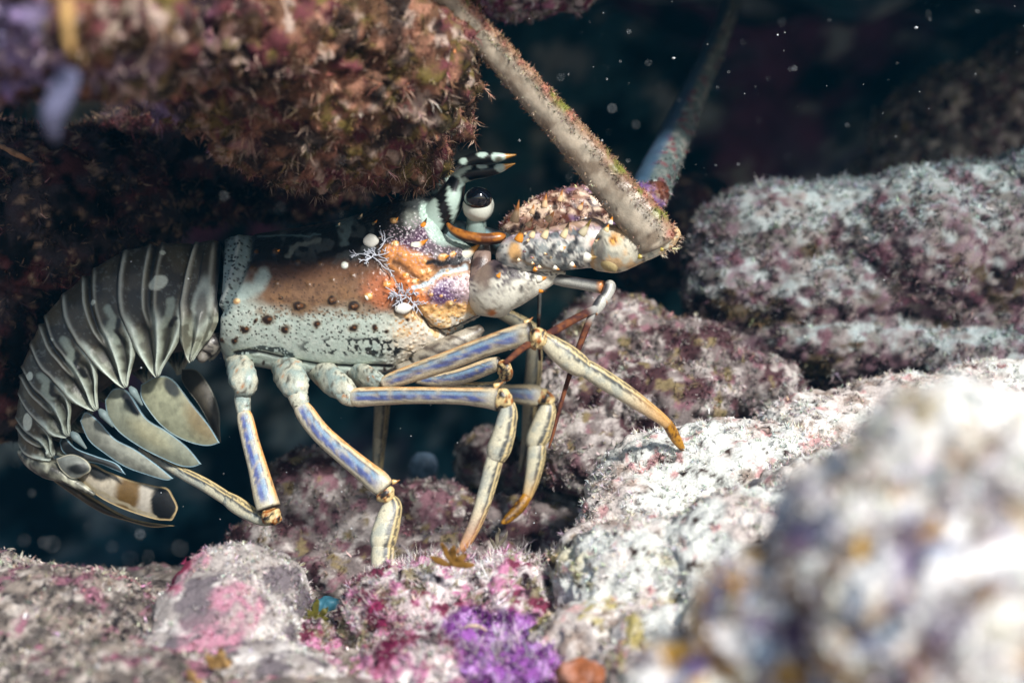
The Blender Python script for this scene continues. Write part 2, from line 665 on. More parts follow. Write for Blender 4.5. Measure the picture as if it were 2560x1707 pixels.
def paint_dome(p, N, pits, seed):
    c = np.tile(lin(158, 150, 146), (len(p), 1))
    c = mix(c, lin(196, 190, 186), patch(p, 30, .54, .06, seed + 1))
    c = mix(c, lin(108, 100, 104), patch(p, 50, .56, .05, seed + 3))
    q = px_of(p * UNIT)
    q = q + 46 * (np.stack([fbm(p, 60, 3, seed + 20), fbm(p, 60, 3, seed + 21)], -1) - .5)
    for (x, y, rx, ry) in ((590, 1520, 75, 70), (520, 1590, 80, 60), (480, 1660, 80, 50), (470, 1400, 60, 40), (440, 1440, 30, 60)):
        m = 1 - sstep(.75, 1.05, np.hypot((q[:, 0] - x) / rx, (q[:, 1] - y) / ry))
        c = mix(c, lin(178, 124, 142), m * (.15 + .7 * patch(p, 22, .48, .08, seed + 30)))
    m = 1 - sstep(.8, 1.05, np.hypot((q[:, 0] - 440) / 40, (q[:, 1] - 1420) / 60))
    c = mix(c, lin(124, 46, 70), m * patch(p, 30, .5, .06, seed + 5))
    wo, idn = worley(p, 44, seed + 8)
    c = mix(c, lin(46, 24, 26), (1 - sstep(.10, .17, wo)) * (idn > .45))
    return c


def paint_cobble(p, N, pits, seed):
    c = np.tile(lin(172, 112, 120), (len(p), 1))
    c = mix(c, lin(150, 138, 130), patch(p, 34, .5, .06, seed + 1))
    q = px_of(p * UNIT)
    m = 1 - sstep(.85, 1.0, np.hypot((q[:, 0] - 292) / 44, (q[:, 1] - 1500) / 52) + .5 * (fbm(p, 30, 3, seed) - .5))
    c = mix(c, lin(176, 182, 190), m)
    c = mix(c, lin(60, 30, 38), patch(p, 24, .62, .04, seed + 3) * (1 - m))
    return c


def paint_pile(p, N, pits, seed):
    c = np.tile(lin(116, 106, 104), (len(p), 1))
    c = mix(c, lin(178, 170, 166), patch(p, 44, .54, .06, seed + 1))
    c = mix(c, lin(126, 92, 100), patch(p, 34, .6, .04, seed + 2))
    c = mix(c, lin(70, 46, 50), patch(p, 56, .55, .06, seed + 3))
    c = mix(c, lin(118, 104, 76), patch(p, 40, .66, .04, seed + 4))
    return c


# ------------------------------------------------------------------ the rocks
PINKTIP = lin(214, 204, 200)

ov, d = rock("overhang", "shaggy red-brown algae-covered rock overhang above the lobster's back", "rock",
             [(850, 130, -.07, 330, 270, 330), (800, 330, -.06, 260, 130, 260), (1010, 345, -.012, 110, 125, 160), (955, 400, -.01, 70, 70, 120),
              (1075, 190, -.005, 112, 180, 170), (520, 90, -.11, 380, 200, 330), (150, 80, -.20, 330, 165, 330), (560, 230, -.09, 200, 90, 220),
              (620, -180, -.08, 800, 230, 420), (1040, 20, -.015, 140, 120, 200)], 9, paint_overhang, 101, big=(150, 44), mid=(50, 26), small=(16, 8))
P, N, c, k = sample(d, 13000, 1)
turf("algae_turf", ov, P, N, c, 9, 1.4, 11, 1.8, (0, 0, -.1), 11, 0.38, lin(190, 162, 136), .16)
P, N, c, k = sample(d, 2600, 41)
turf("algae_wisps", ov, P, N, c * 1.1, 20, 1.2, 6, 1.2, (0, 0, -.2), 41, 0.4, lin(205, 178, 150), .25)
P, N, c, k = sample(d, 900, 2, lambda V, N: (N[:, 2] < -.25))
turf("hanging_fringe", ov, P, N, c * 1.2 + lin(50, 38, 34) * .5, 24, 1.7, 9, 0.9, (0, 0, -.8), 12, 0.4, lin(215, 190, 170), .4)

dk, d = rock("back_rock", "dark maroon fuzzy rock behind the lobster's tail", "rock",
             [(40, 560, .06, 300, 250, 220), (230, 500, .08, 240, 190, 200), (20, 800, .07, 160, 300, 200), (480, 400, .12, 300, 160, 200), (700, 420, .16, 260, 130, 160)],
             11, paint_darkred, 140, big=(160, 30), mid=(60, 16))
P, N, c, k = sample(d, 5200, 3)
turf("algae_turf", dk, P, N, c, 24, 2.4, 6, 1.0, (0, 0, -.1), 13, 0.6, lin(150, 124, 104), .12)

tp, d = rock("hanging_lump", "small pinkish rock lump hanging at the top edge behind the antenna", "rock",
             [(1340, -40, .10, 130, 75, 120), (1270, 0, .10, 80, 50, 90), (1440, -10, .10, 45, 40, 70)], 7, paint_pink, 160, big=(80, 14), mid=(36, 8))
P, N, c, k = sample(d, 700, 4)
turf("algae_turf", tp, P, N, c * .7, 16, 2.6, 6, 1.0, (0, 0, -.4), 14, 0.4, lin(170, 130, 124), .2)

ld, d = rock("ledge_rock", "broad rock ledge with a pale silty top and dark turf below, beyond the antenna base", "rock",
             [(1930, 650, .15, 220, 190, 190), (2130, 640, .16, 260, 190, 220), (2420, 650, .15, 290, 250, 240), (2280, 640, .14, 200, 220, 240), (2660, 610, .14, 290, 260, 250),
              (2080, 760, .145, 330, 170, 200), (1830, 740, .135, 120, 150, 150), (2420, 800, .15, 340, 170, 200), (2120, 870, .135, 360, 110, 180), (2500, 900, .13, 360, 110, 180)],
             9, paint_ledge, 180, big=(150, 22), mid=(46, 10), small=(15, 5), hole=(80, 9))
P, N, c, k = sample(d, 9000, 5)
turf("algae_turf", ld, P, N, c, 15, 3.0, 7, 1.0, (0, 0, .1), 15, 0.45, lin(180, 180, 176), .08)

md, d = rock("mauve_rock", "grey-mauve rock with pink crust between the ledge and the front leg", "rock",
             [(1540, 860, .11, 170, 125, 140), (1700, 890, .095, 150, 95, 140), (1480, 990, .09, 160, 140, 140), (1650, 1010, .07, 190, 120, 140), (1850, 960, .09, 160, 80, 120), (1520, 1130, .065, 200, 120, 130)],
             8, paint_pile, 200, big=(110, 18), mid=(44, 12), small=(14, 5))
P, N, c, k = sample(d, 4200, 6)
turf("algae_turf", md, P, N, c, 12, 2.6, 6, 1.1, (0, 0, .1), 16, 0.4, PINKTIP, .12)

rb, d = rock("rubble_rock", "pink and brown encrusted rock behind the folded front legs", "rock",
             [(1430, 1220, .10, 170, 130, 110), (1360, 1320, .08, 160, 100, 110), (1230, 1160, .13, 90, 90, 100), (1250, 1330, .075, 140, 90, 100), (1500, 1300, .03, 120, 110, 110)],
             8, paint_pile, 215, big=(100, 18), mid=(42, 12), small=(14, 5))
P, N, c, k = sample(d, 3000, 7)
turf("algae_turf", rb, P, N, c, 12, 2.6, 6, 1.1, (0, 0, .1), 17, 0.4, PINKTIP, .12)

cb, d = rock("low_rock", "low pink-topped rock standing behind the two rear legs", "rock",
             [(790, 1250, .075, 150, 130, 120), (930, 1310, .07, 150, 110, 120), (1070, 1300, .08, 140, 100, 110), (690, 1360, .06, 120, 80, 100), (900, 1430, .05, 260, 90, 120), (1150, 1400, .05, 160, 80, 110)],
             8, paint_pile, 230, big=(90, 16), mid=(40, 10), small=(14, 4))
P, N, c, k = sample(d, 2200, 8)
turf("algae_turf", cb, P, N, c, 12, 2.6, 6, 1.1, (0, 0, .1), 18, 0.4, PINKTIP, .1)

sp_, d = rock("slope_rock", "bright silt-covered rock slope on which the front leg rests", "rock",
             [(1830, 1240, -.01, 360, 190, 200), (2080, 1140, .03, 230, 170, 180), (1600, 1330, -.045, 160, 140, 140), (1640, 1500, -.09, 260, 210, 200), (1900, 1480, -.1, 300, 260, 230),
              (1500, 1640, -.12, 200, 150, 150), (1500, 1470, -.07, 140, 170, 150), (2120, 1330, -.06, 260, 220, 200), (1960, 1640, -.15, 300, 200, 180), (1700, 1680, -.14, 240, 150, 160), (2300, 1120, .04, 300, 190, 180), (2520, 1060, .05, 250, 170, 160)], 8, paint_slope, 250, big=(140, 24), mid=(40, 10), small=(13, 5))
P, N, c, k = sample(d, 12000, 9)
turf("algae_turf", sp_, P, N, c * 1.05, 10, 1.6, 8, 1.1, (0, 0, .25), 19, 0.25, lin(222, 218, 214), .25)

nr, d = rock("near_rock", "large rock, painted white as if overexposed, close to the lens in the lower corner, crusted white and brown", "rock",
             [(2390, 1195, -.33, 270, 240, 260), (2620, 1260, -.34, 300, 260, 260), (2240, 1430, -.335, 310, 240, 250), (2480, 1560, -.35, 440, 330, 300), (2060, 1620, -.325, 250, 190, 220), (1990, 1560, -.325, 260, 210, 190), (1830, 1730, -.32, 260, 180, 170), (2130, 1330, -.322, 200, 190, 190)],
             5, paint_near, 280, big=(62, 15), mid=(22, 7), small=(8, 3), hole=(36, 6))
P, N, c, k = sample(d, 6000, 10)
turf("crust_flakes", nr, P, N, c * 1.06, 7, 5, 4, 0.9, (0, 0, .1), 20, 0.3, lin(250, 248, 244), .35)

pk, d = rock("pink_rock", "pink and white encrusted rock with a violet crust, under the lobster's feet", "rock",
             [(1110, 1560, -.07, 240, 175, 190), (990, 1600, -.08, 150, 190, 160), (1270, 1570, -.075, 150, 190, 170), (1200, 1660, -.09, 220, 130, 170), (1060, 1720, -.1, 260, 120, 150), (1390, 1500, -.045, 90, 110, 110), (1120, 1720, -.125, 290, 150, 180), (1310, 1720, -.125, 170, 130, 160)],
             6, paint_pinkrock_low, 310, big=(90, 20), mid=(34, 13), small=(12, 5))
P, N, c, k = sample(d, 11000, 11)
turf("algae_turf", pk, P, N, c, 10, 1.7, 7, 1.0, (0, 0, .25), 21, 0.4, lin(226, 218, 214), .22)
P, N, c, k = sample(d, 420, 12, lambda V, N: N[:, 2] > .5)
turf("filament_fringe", pk, P, N, c * .5 + lin(210, 205, 200) * .5, 26, 1.5, 7, 0.7, (0, 0, .5), 22, 0.3, lin(236, 232, 228), .4)

dm, d = rock("domed_rock", "rounded grey boulder with rosy crust and small bore holes, lower left", "rock",
             [(600, 1480, -.08, 165, 125, 150), (560, 1600, -.1, 190, 170, 160), (680, 1500, -.075, 95, 130, 120), (470, 1700, -.12, 190, 130, 150), (640, 1730, -.135, 240, 120, 170)],
             7, paint_dome, 340, big=(120, 16), mid=(40, 5), small=(12, 4))
dm["label"] = "rounded grey boulder with rosy crust and small bore holes beside the violet crusted rock"
P, N, c, k = sample(d, 3600, 13)
turf("algae_turf", dm, P, N, c, 8, 1.8, 5, 1.2, (0, 0, .1), 23, 0.4, lin(220, 214, 210), .15)

cs, d = rock("cobble", "small reddish cobble with a smooth grey patch on its face", "cobble",
             [(280, 1505, -.09, 88, 74, 80), (300, 1540, -.09, 70, 50, 70)], 5, paint_cobble, 360, big=(60, 10), mid=(26, 4), small=(10, 2))
gr, d2 = rock("tail_boulder", "small dim mottled boulder with rubble around it under the violet rock's edge", "rock",
              [(760, 1640, -.09, 110, 90, 100), (700, 1700, -.1, 110, 70, 100), (790, 1740, -.13, 130, 100, 120)], 6, paint_pink, 370, big=(60, 14), mid=(30, 9), small=(11, 4))
gr["label"] = "low white-tufted rock wedged between the boulder and the violet crusted rock"
P, N, c, k = sample(d2, 2200, 14)
turf("algae_turf", gr, P, N, c, 10, 1.8, 6, 1.0, (0, 0, .3), 24, 0.4, lin(226, 222, 220), .3)

bw, d = rock("far_boulder", "dim purple-grey boulder in the shade beyond the ledge, at the frame edge", "rock",
             [(2480, 330, .42, 300, 170, 250), (2640, 260, .42, 250, 200, 250), (2350, 430, .40, 220, 90, 180)], 12, paint_pile, 390, big=(150, 30), mid=(60, 20), small=(18, 6))
P, N, c, k = sample(d, 2600, 15)
turf("algae_turf", bw, P, N, c * .8, 22, 5, 5, 1.0, (0, 0, 0), 25, 0.4, PINKTIP, .1)
mb, d = rock("middle_boulder", "dark violet boulder in the shade just behind the far antenna's foot", "rock",
             [(1720, 520, .34, 130, 80, 130), (1640, 640, .33, 120, 90, 130)], 10, paint_darkred, 400, big=(100, 20), mid=(50, 14))

bk, d = rock("rubble_bank", "low beige bank of fine coral rubble in the lower left corner", "rubble",
             [(120, 1610, -.10, 330, 190, 260), (-60, 1580, -.08, 250, 200, 260), (330, 1680, -.11, 240, 120, 220), (480, 1760, -.14, 220, 120, 200), (200, 1760, -.16, 360, 140, 200)],
             6, lambda p, N, pits, seed: paint_rubble(p, N) * .78, 420, big=(140, 22), mid=(30, 8), small=(11, 5))
P, N, c, k = sample(d, 7000, 16)
turf("rubble_grit", bk, P, N, c, 9, 3.0, 4, 1.3, (0, 0, .1), 33, .45, lin(210, 200, 190), .15)

# rubble grit over the near seabed
V, N, q, o = SB
cseab = paint_rubble(mm(V), N)
sel = np.nonzero((V[:, 1] < .12) & (V[:, 1] > -.34) & (V[:, 0] < .02) & (V[:, 0] > -.3))[0]
k = RNG.choice(sel, 9000)
g = turf("rubble_grit", None, V[k], N[k], cseab[k], 11, 3, 4, 1.2, (0, 0, .1), 26, 0.45, lin(205, 196, 188), .2)


# ================================================================== THE LOBSTER
LOB = empty("spiny_lobster", W(800, 800, 0.0))
tag(LOB, "mottled spiny lobster with blue striped legs walking out from under the overhang", "lobster")


class Paint:
    """colours laid on vertices by their place on the animal (photo-pixel side view coordinates)"""

    def __init__(self, q, base, seed, warp=7.0, wscale=22.0):
        self.q0 = q
        p3 = np.hstack([q, np.zeros((len(q), 1))])
        self.p3 = p3
        self.q = q + warp * 2 * (np.stack([fbm(p3, wscale, 3, seed), fbm(p3, wscale, 3, seed + 1)], -1) - .5)
        self.c = np.tile(base, (len(q), 1))
        self.seed = seed

    def ell(self, x, y, rx, ry, col, soft=.25, amt=1.0, raw=False, rot=0):
        q = self.q0 if raw else self.q
        dx, dy = q[:, 0] - x, q[:, 1] - y
        if rot:
            a = math.radians(rot)
            dx, dy = dx * math.cos(a) + dy * math.sin(a), -dx * math.sin(a) + dy * math.cos(a)
        r = np.hypot(dx / rx, dy / ry)
        self.c = mix(self.c, col, amt * (1 - sstep(1 - soft, 1 + soft, r)))

    def line(self, pts, wd, col, soft=.3, amt=1.0, raw=False):
        dd = seg_dist(self.q0 if raw else self.q, pts) / (wd / 2)
        self.c = mix(self.c, col, amt * (1 - sstep(1 - soft, 1 + soft, dd)))

    def mask(self, m, col):
        self.c = mix(self.c, col, m)

    def noise(self, scale, thr, soft, col, m=1.0, octv=3, s=0):
        self.c = mix(self.c, col, patch(self.p3, scale, thr, soft, self.seed + 40 + s, octv) * m)

    def dots(self, spacing, rad, col, m=1.0, keep=1.0, s=0, soft=.25):
        wo, idn = worley(self.p3, spacing, self.seed + 80 + s, True)
        r = rad * (0.65 + .7 * ((idn * 7.3) % 1))
        self.c = mix(self.c, col, (1 - sstep(r * (1 - soft), r * (1 + soft), wo * spacing)) * (idn < keep) * m)


def L(px, py, Y):
    """side view point -> metres; the far flank mirrors the near one"""
    Y = np.broadcast_arrays(np.asarray(px, float), np.asarray(Y, float))[1]
    V = W(px, py, -np.abs(Y))
    V[..., 1] = Y
    return V


# ---- carapace -----------------------------------------------------
CAR_T = np.array([[578, 640], [564, 600], [618, 588], [720, 573], [800, 560], [880, 542], [940, 518], [1000, 494], [1050, 484], [1085, 505], [1110, 560], [1150, 590], [1196, 604], [1214, 640]], float)
CAR_B = np.array([[572, 820], [548, 866], [590, 896], [665, 912], [790, 936], [890, 937], [970, 922], [1040, 893], [1085, 872], [1118, 850], [1135, 832], [1165, 815], [1205, 795], [1222, 770]], float)
CAR_W = np.array([84, 130, 142, 150, 166, 174, 172, 164, 152, 142, 134, 124, 110, 84], float)
NCU, NCV = 340, 520


def carapace_grid():
    t = np.linspace(0, 1, NCU)
    k = np.linspace(0, 1, len(CAR_T))
    Tt = catmull(np.hstack([CAR_T, CAR_B, CAR_W[:, None]]), NCU)
    T, B, wd = Tt[:, :2], Tt[:, 2:4], Tt[:, 4]
    th = np.linspace(0, 2 * np.pi, NCV, endpoint=False)
    cc, ss = np.cos(th), np.sin(th)
    cc = np.sign(cc) * np.abs(cc) ** .92
    ss2 = np.sign(ss) * np.where(cc > 0, np.abs(ss) ** .85, np.abs(ss) ** .42)
    cc = np.where(cc < 0, -np.abs(cc) ** 1.35, cc)
    mid, half = (T + B) / 2, (T - B) / 2
    q = mid[:, None, :] + cc[None, :, None] * half[:, None, :]
    # belly side is flatter: pull width in under the edge
    Yd = -(wd[:, None] * ss2[None, :] * (1 - .10 * (np.maximum(cc[None, :], -.3) + .2) ** 2 - .16 * np.maximum(-cc[None, :], 0) ** 2)) * UNIT
    return q.reshape(-1, 2), Yd.ravel(), mid, half, wd


CQ, CY, CMID, CHALF, CWD = carapace_grid()


def car_depth(px, py):
    """depth of the near surface of the carapace at a side-view point"""
    near = CY < 0
    d = np.hypot(CQ[near, 0] - px, CQ[near, 1] - py)
    i = np.argsort(d)[:6]
    wgt = 1 / (d[i] + .5)
    return float((CY[near][i] * wgt).sum() / wgt.sum())


GROOVE_NECK = [(935, 600), (958, 645), (985, 690), (1012, 735), (1050, 790), (1085, 822), (1118, 842)]
GROOVE_EDGE = [(585, 882), (625, 876), (665, 884), (730, 900), (800, 912), (880, 916), (980, 912)]
GROOVE_CHEEK = [(1060, 792), (1080, 826), (1110, 834), (1160, 814), (1210, 790)]
BUMPS = [(985, 553, 11), (988, 610, 12), (1102, 646, 13), (1128, 641, 10), (1054, 682, 9), (1072, 679, 9), (1015, 688, 10),
         (1039, 703, 11), (1120, 676, 6), (968, 711, 12), (921, 741, 14), (1122, 757, 14), (1081, 766, 11), (1055, 768, 8), (1150, 762, 8),
         (862, 663, 9), (631, 673, 12), (592, 753, 12), (640, 630, 8), (690, 630, 12), (745, 655, 8), (800, 660, 8), (690, 710, 8), (770, 712, 8),
         (830, 700, 8), (880, 690, 8), (1015, 790, 9), (1035, 795, 8), (1060, 655, 7), (1075, 735, 7), (1100, 738, 6)]
OCELLI = [(830, 750, 15, 12), (747, 765, 17, 12), (884, 765, 16, 11), (670, 798, 15, 9), (792, 810, 11, 8), (883, 819, 11, 7), (713, 823, 10, 8), (613, 822, 12, 8),
          (938, 819, 7, 6), (552, 850, 7, 7), (587, 852, 7, 7), (968, 826, 5, 4), (640, 800, 5, 5), (1020, 800, 5, 4), (700, 745, 6, 5)]


def make_carapace():
    V = L(CQ[:, 0], CQ[:, 1], CY)
    q = quads_grid(NCU, NCV, True)
    N = normals(V, q)
    if (N[:, 1] * np.sign(CY)).sum() < 0:
        q = q[:, ::-1]
        N = -N
    Q2 = CQ
    h = np.zeros(len(V))
    h -= 9 * np.exp(-(seg_dist(Q2, GROOVE_NECK) / 11) ** 2)
    h -= 5 * np.exp(-(seg_dist(Q2, GROOVE_EDGE) / 5) ** 2)
    h -= 10 * np.exp(-(seg_dist(Q2, GROOVE_CHEEK) / 7) ** 2)
    h += 8 * np.exp(-(seg_dist(Q2, [(545, 884), (600, 898), (665, 910), (790, 930), (890, 930), (980, 916)]) / 9) ** 2)
    h -= 7 * np.exp(-(seg_dist(Q2, [(630, 592), (624, 640), (600, 700), (578, 745), (556, 782)]) / 7) ** 2)
    h += 6 * np.exp(-(seg_dist(Q2, [(598, 596), (596, 650), (577, 706), (556, 762)]) / 8) ** 2)
    h -= 7 * np.exp(-(seg_dist(Q2, [(985, 655), (1060, 712), (1110, 682), (1165, 668)]) / 9) ** 2)
    h += 10 * np.exp(-(seg_dist(Q2, [(1010, 640), (1080, 640), (1160, 628)]) / 22) ** 2)
    h += 9 * np.exp(-(seg_dist(Q2, [(1080, 735), (1180, 730)]) / 26) ** 2)
    for (x, y, r) in BUMPS:
        h += r * .40 * np.exp(-((np.hypot(Q2[:, 0] - x, Q2[:, 1] - y) / (r * .75)) ** 2))
    for (x, y, rx, ry) in OCELLI:
        h += 2.0 * np.exp(-((Q2[:, 0] - x) / rx) ** 2 - ((Q2[:, 1] - y) / ry) ** 2)
    # granules over the front and the upper back
    p3 = mm(V)
    wo, idn = worley(p3, 13, 500)
    gran = sstep(880, 1000, Q2[:, 0]) * .8 + sstep(760, 640, Q2[:, 1]) * .35
    gran = np.maximum(gran, .22)
    h += np.clip(gran, 0, 1) * 2.6 * (1 - sstep(.2, .5, wo))
    h += 2.2 * (fbm(p3, 90, 3, 501) - .5)
    V = V + N * (h * UNIT)[:, None]

    # ---------------- colours
    pt = Paint(Q2, lin(176, 190, 180), 510)
    x, y = pt.q[:, 0], pt.q[:, 1]
    pt.noise(120, .5, .12, lin(158, 178, 172))
    pt.noise(9, .55, .1, lin(196, 204, 194), .5, s=7)
    warm = sstep(930, 1040, x) * sstep(760, 830, y)
    pt.mask(warm, lin(226, 216, 198))
    brown_line = 776 + 8 * np.sin(x / 37.0)
    pt.mask(sstep(22, -26, y - brown_line) * sstep(600, 670, x + .5 * (760 - y)) * .96, lin(118, 84, 56))
    pt.mask(sstep(12, -40, y - (720 + 6 * np.sin(x / 50.))) * sstep(600, 650, x) * .7, lin(82, 54, 40))
    pt.ell(962, 728, 50, 42, lin(168, 98, 62), .6)
    pt.mask(sstep(24, -30, y - 674 + .07 * (x - 700)), lin(30, 28, 29))  # black-brown back of the shell, deepened to paint in the overhang's shade
    pt.noise(34, .60, .05, lin(66, 70, 70), sstep(670, 620, y) * sstep(660, 700, x))
    pt.noise(50, .66, .03, lin(96, 112, 112), sstep(650, 600, y) * sstep(680, 900, x))
    bz = sstep(10, -10, y - brown_line) * sstep(640, 700, x) * sstep(960, 900, x) * sstep(690, 725, y)
    pt.noise(24, .54, .08, lin(134, 98, 64), bz * .45, s=11)
    pt.noise(15, .58, .06, lin(74, 52, 38), bz * .45, s=12)
    pt.noise(18, .56, .05, lin(120, 92, 66), sstep(800, 776, y) * sstep(752, 776, y) * sstep(600, 660, x) * sstep(1000, 940, x) * .7, s=13)
    pt.dots(9, 2.6, lin(120, 92, 64), sstep(770, 778, y) * sstep(812, 786, y) * sstep(620, 680, x) * sstep(980, 920, x) * .8, .75, s=14)
    # pale streak on the back
    pt.line([(720, 640), (745, 612), (800, 602)], 10, lin(110, 116, 110), .6, .8)
    pt.line([(640, 592), (720, 590), (800, 588)], 5, lin(96, 120, 124), .6, .8)
    # rear rim
    rim = [(596, 590), (592, 640), (574, 700), (553, 762)]
    pt.line(rim, 58, lin(120, 138, 138), .3)
    pt.line(rim, 10, lin(176, 186, 180), .5, .8)
    pt.line([(660, 690), (640, 720), (610, 730)], 34, lin(170, 190, 184), .5, .8)
    pt.dots(9, 2.6, lin(40, 46, 48), 1 - sstep(26, 34, seg_dist(pt.q, rim)), .7, s=9)
    # orange shoulder patches
    pt.ell(1022, 652, 58, 34, lin(212, 142, 78), .25, rot=18)
    pt.ell(985, 632, 30, 22, lin(212, 142, 80), .4)
    pt.ell(1045, 690, 46, 26, lin(206, 138, 80), .35, rot=20)
    pt.ell(1020, 735, 62, 34, lin(206, 124, 70), .3, rot=35)
    pt.ell(1120, 700, 70, 24, lin(230, 178, 124), .5, rot=-12)
    pt.ell(1110, 775, 90, 22, lin(232, 184, 120), .5, rot=-8)
    # violet shoulder, speckled
    pt.ell(1055, 592, 62, 44, lin(78, 54, 76), .3)
    pt.ell(1120, 620, 60, 36, lin(92, 84, 88), .5, .8)
    pt.ell(1000, 560, 40, 40, lin(40, 38, 38), .5)
    pt.ell(1030, 548, 22, 20, lin(140, 146, 138), .5, .8)
    pt.ell(1118, 728, 48, 34, lin(92, 66, 104), .35, rot=-20)
    pt.ell(1165, 712, 36, 34, lin(190, 168, 170), .6, .8)
    viol = np.clip((1 - sstep(.9, 1.4, np.hypot((x - 1075) / 100, (y - 606) / 52))) + (1 - sstep(.9, 1.3, np.hypot((x - 1130) / 62, (y - 725) / 44))), 0, 1)
    pt.dots(6.5, 1.6, lin(178, 160, 172), viol, .7, s=1)
    # pale teal plate under the eye
    pt.ell(1085, 560, 26, 60, lin(168, 190, 180), .2, rot=-28)
    pt.ell(1150, 616, 40, 14, lin(150, 166, 158), .4, rot=20)
    pt.line([(985, 655), (1060, 712)], 14, lin(60, 54, 50), .6, .7)
    pt.line([(1070, 660), (1130, 655), (1175, 648)], 13, lin(36, 36, 40), .5)
    pt.line([(1030, 720), (1078, 706), (1105, 678), (1165, 668)], 12, lin(190, 206, 214), .5)
    # cheek
    pt.mask(sstep(778, 800, y) * sstep(1062, 1080, x), lin(226, 220, 206))
    pt.noise(26, .62, .06, lin(214, 178, 120), sstep(740, 790, y) * sstep(950, 1060, x) * .8, s=4)
    pt.dots(11, 2.4, lin(204, 148, 84), sstep(960, 1000, x) * sstep(750, 780, y) * sstep(860, 830, y), .8, s=2)
    # small dark pores on the flank
    fl = sstep(735, 775, y) * sstep(866, 838, y) * sstep(1000, 940, x)
    pt.dots(11.5, 2.1, lin(40, 36, 32), fl * .95, .9, s=3)
    pt.dots(11, 2.0, lin(52, 36, 26), sstep(650, 690, y) * sstep(770, 745, y) * sstep(650, 690, x) * .7, .6, s=5)
    # dark lace above the lower edge
    lace = np.exp(-(seg_dist(pt.q, [(600, 882), (650, 870), (700, 876), (730, 890)]) / 10) ** 2)
    pt.mask(sstep(.3, .7, lace) * .95, lin(30, 44, 46))
    pt.dots(8.5, 2.6, lin(188, 206, 200), sstep(.2, .6, lace), .9, s=6)
    sc = np.exp(-(((x - 860) / 120) ** 2 + ((y - 866) / 22) ** 2)) + .9 * np.exp(-(((x - 955) / 45) ** 2 + ((y - 868) / 24) ** 2))
    pt.noise(9, .57, .04, lin(34, 38, 38), sstep(.2, .6, sc), s=6)
    pt.line(GROOVE_EDGE, 5, lin(24, 24, 22), .5, raw=True)
    pt.line([(1000, 870), (1030, 884), (1060, 880), (1090, 866)], 4, lin(40, 40, 36), .5)
    for i in range(14):
        bx = 570 + i * 30
        by = np.interp(bx, [560, 600, 665, 790, 890, 980], [888, 894, 903, 925, 927, 915])
        pt.ell(bx, by, 3.6, 3.6, lin(60, 52, 46), .4, raw=True)
    for (ox, oy, rx, ry) in OCELLI:
        pt.ell(ox, oy, rx * 1.3, ry * 1.3, lin(120, 96, 66), .35, .6, rot=-14)
        pt.ell(ox, oy, rx * .95, ry * 1.0, lin(40, 27, 20), .25, rot=-14)
        pt.ell(ox + rx * .35, oy - ry * .1, rx * .35, ry * .4, lin(104, 66, 36), .4, raw=True)
    for (bx, by, r) in BUMPS:
        dk = by < 715 and bx < 930
        pt.ell(bx, by, r * .75, r * .6, lin(86, 60, 34) if dk else lin(214, 160, 92), .3, .8, raw=True)
        if not dk:
            pt.ell(bx + r * .3, by - r * .2, r * .35, r * .3, lin(230, 204, 150), .4, raw=True)
    pt.ell(862, 663, 8, 8, lin(214, 220, 210), .3, raw=True)
    pt.line(GROOVE_NECK, 7, lin(72, 58, 48), .6, .85)
    pt.ell(1000, 765, 24, 20, lin(52, 44, 40), .4, .9)
    pt.line(GROOVE_CHEEK, 4, lin(60, 52, 44), .5, raw=True)
    pt.noise(10, .55, .15, pt.c.mean(0) * 0, .10, s=9)
    o = build("carapace", V, q, None, M_SHELL, LOB, pt.c)
    return o, V, N




CAR, CV, CN = make_carapace()


def cone_mesh(path, m=12, n=9, dorsal=(0, -1)):
    return tube(path, n, m, dorsal=dorsal)


def spine(parent, x, y, Y, dx, dy, length, width, base, tip, name="spine", dY=-.3):
    """curved thorn: base at photo point x,y, pointing dx,dy"""
    k = math.hypot(dx, dy)
    dx, dy = dx / k, dy / k
    pts = []
    for t, wd in ((-.25, 1.05), (0, 1.0), (.3, .72), (.6, .42), (.85, .2), (1.0, .04)):
        bend = .18 * t * t * length
        pts.append((x + dx * length * t - dy * -bend * 0, y + dy * length * t - bend, Y + dY * t * length * UNIT, width * wd))
    V, q, t3, u, b, f = tube(pts, 14, 14)
    c = np.tile(base, (len(V), 1))
    c = mix(c, tip, sstep(.42, .62, u))
    c = mix(c, lin(70, 44, 20), sstep(.86, .98, u) * .8)
    return build(name, V, q, t3, M_HORN, parent, c)


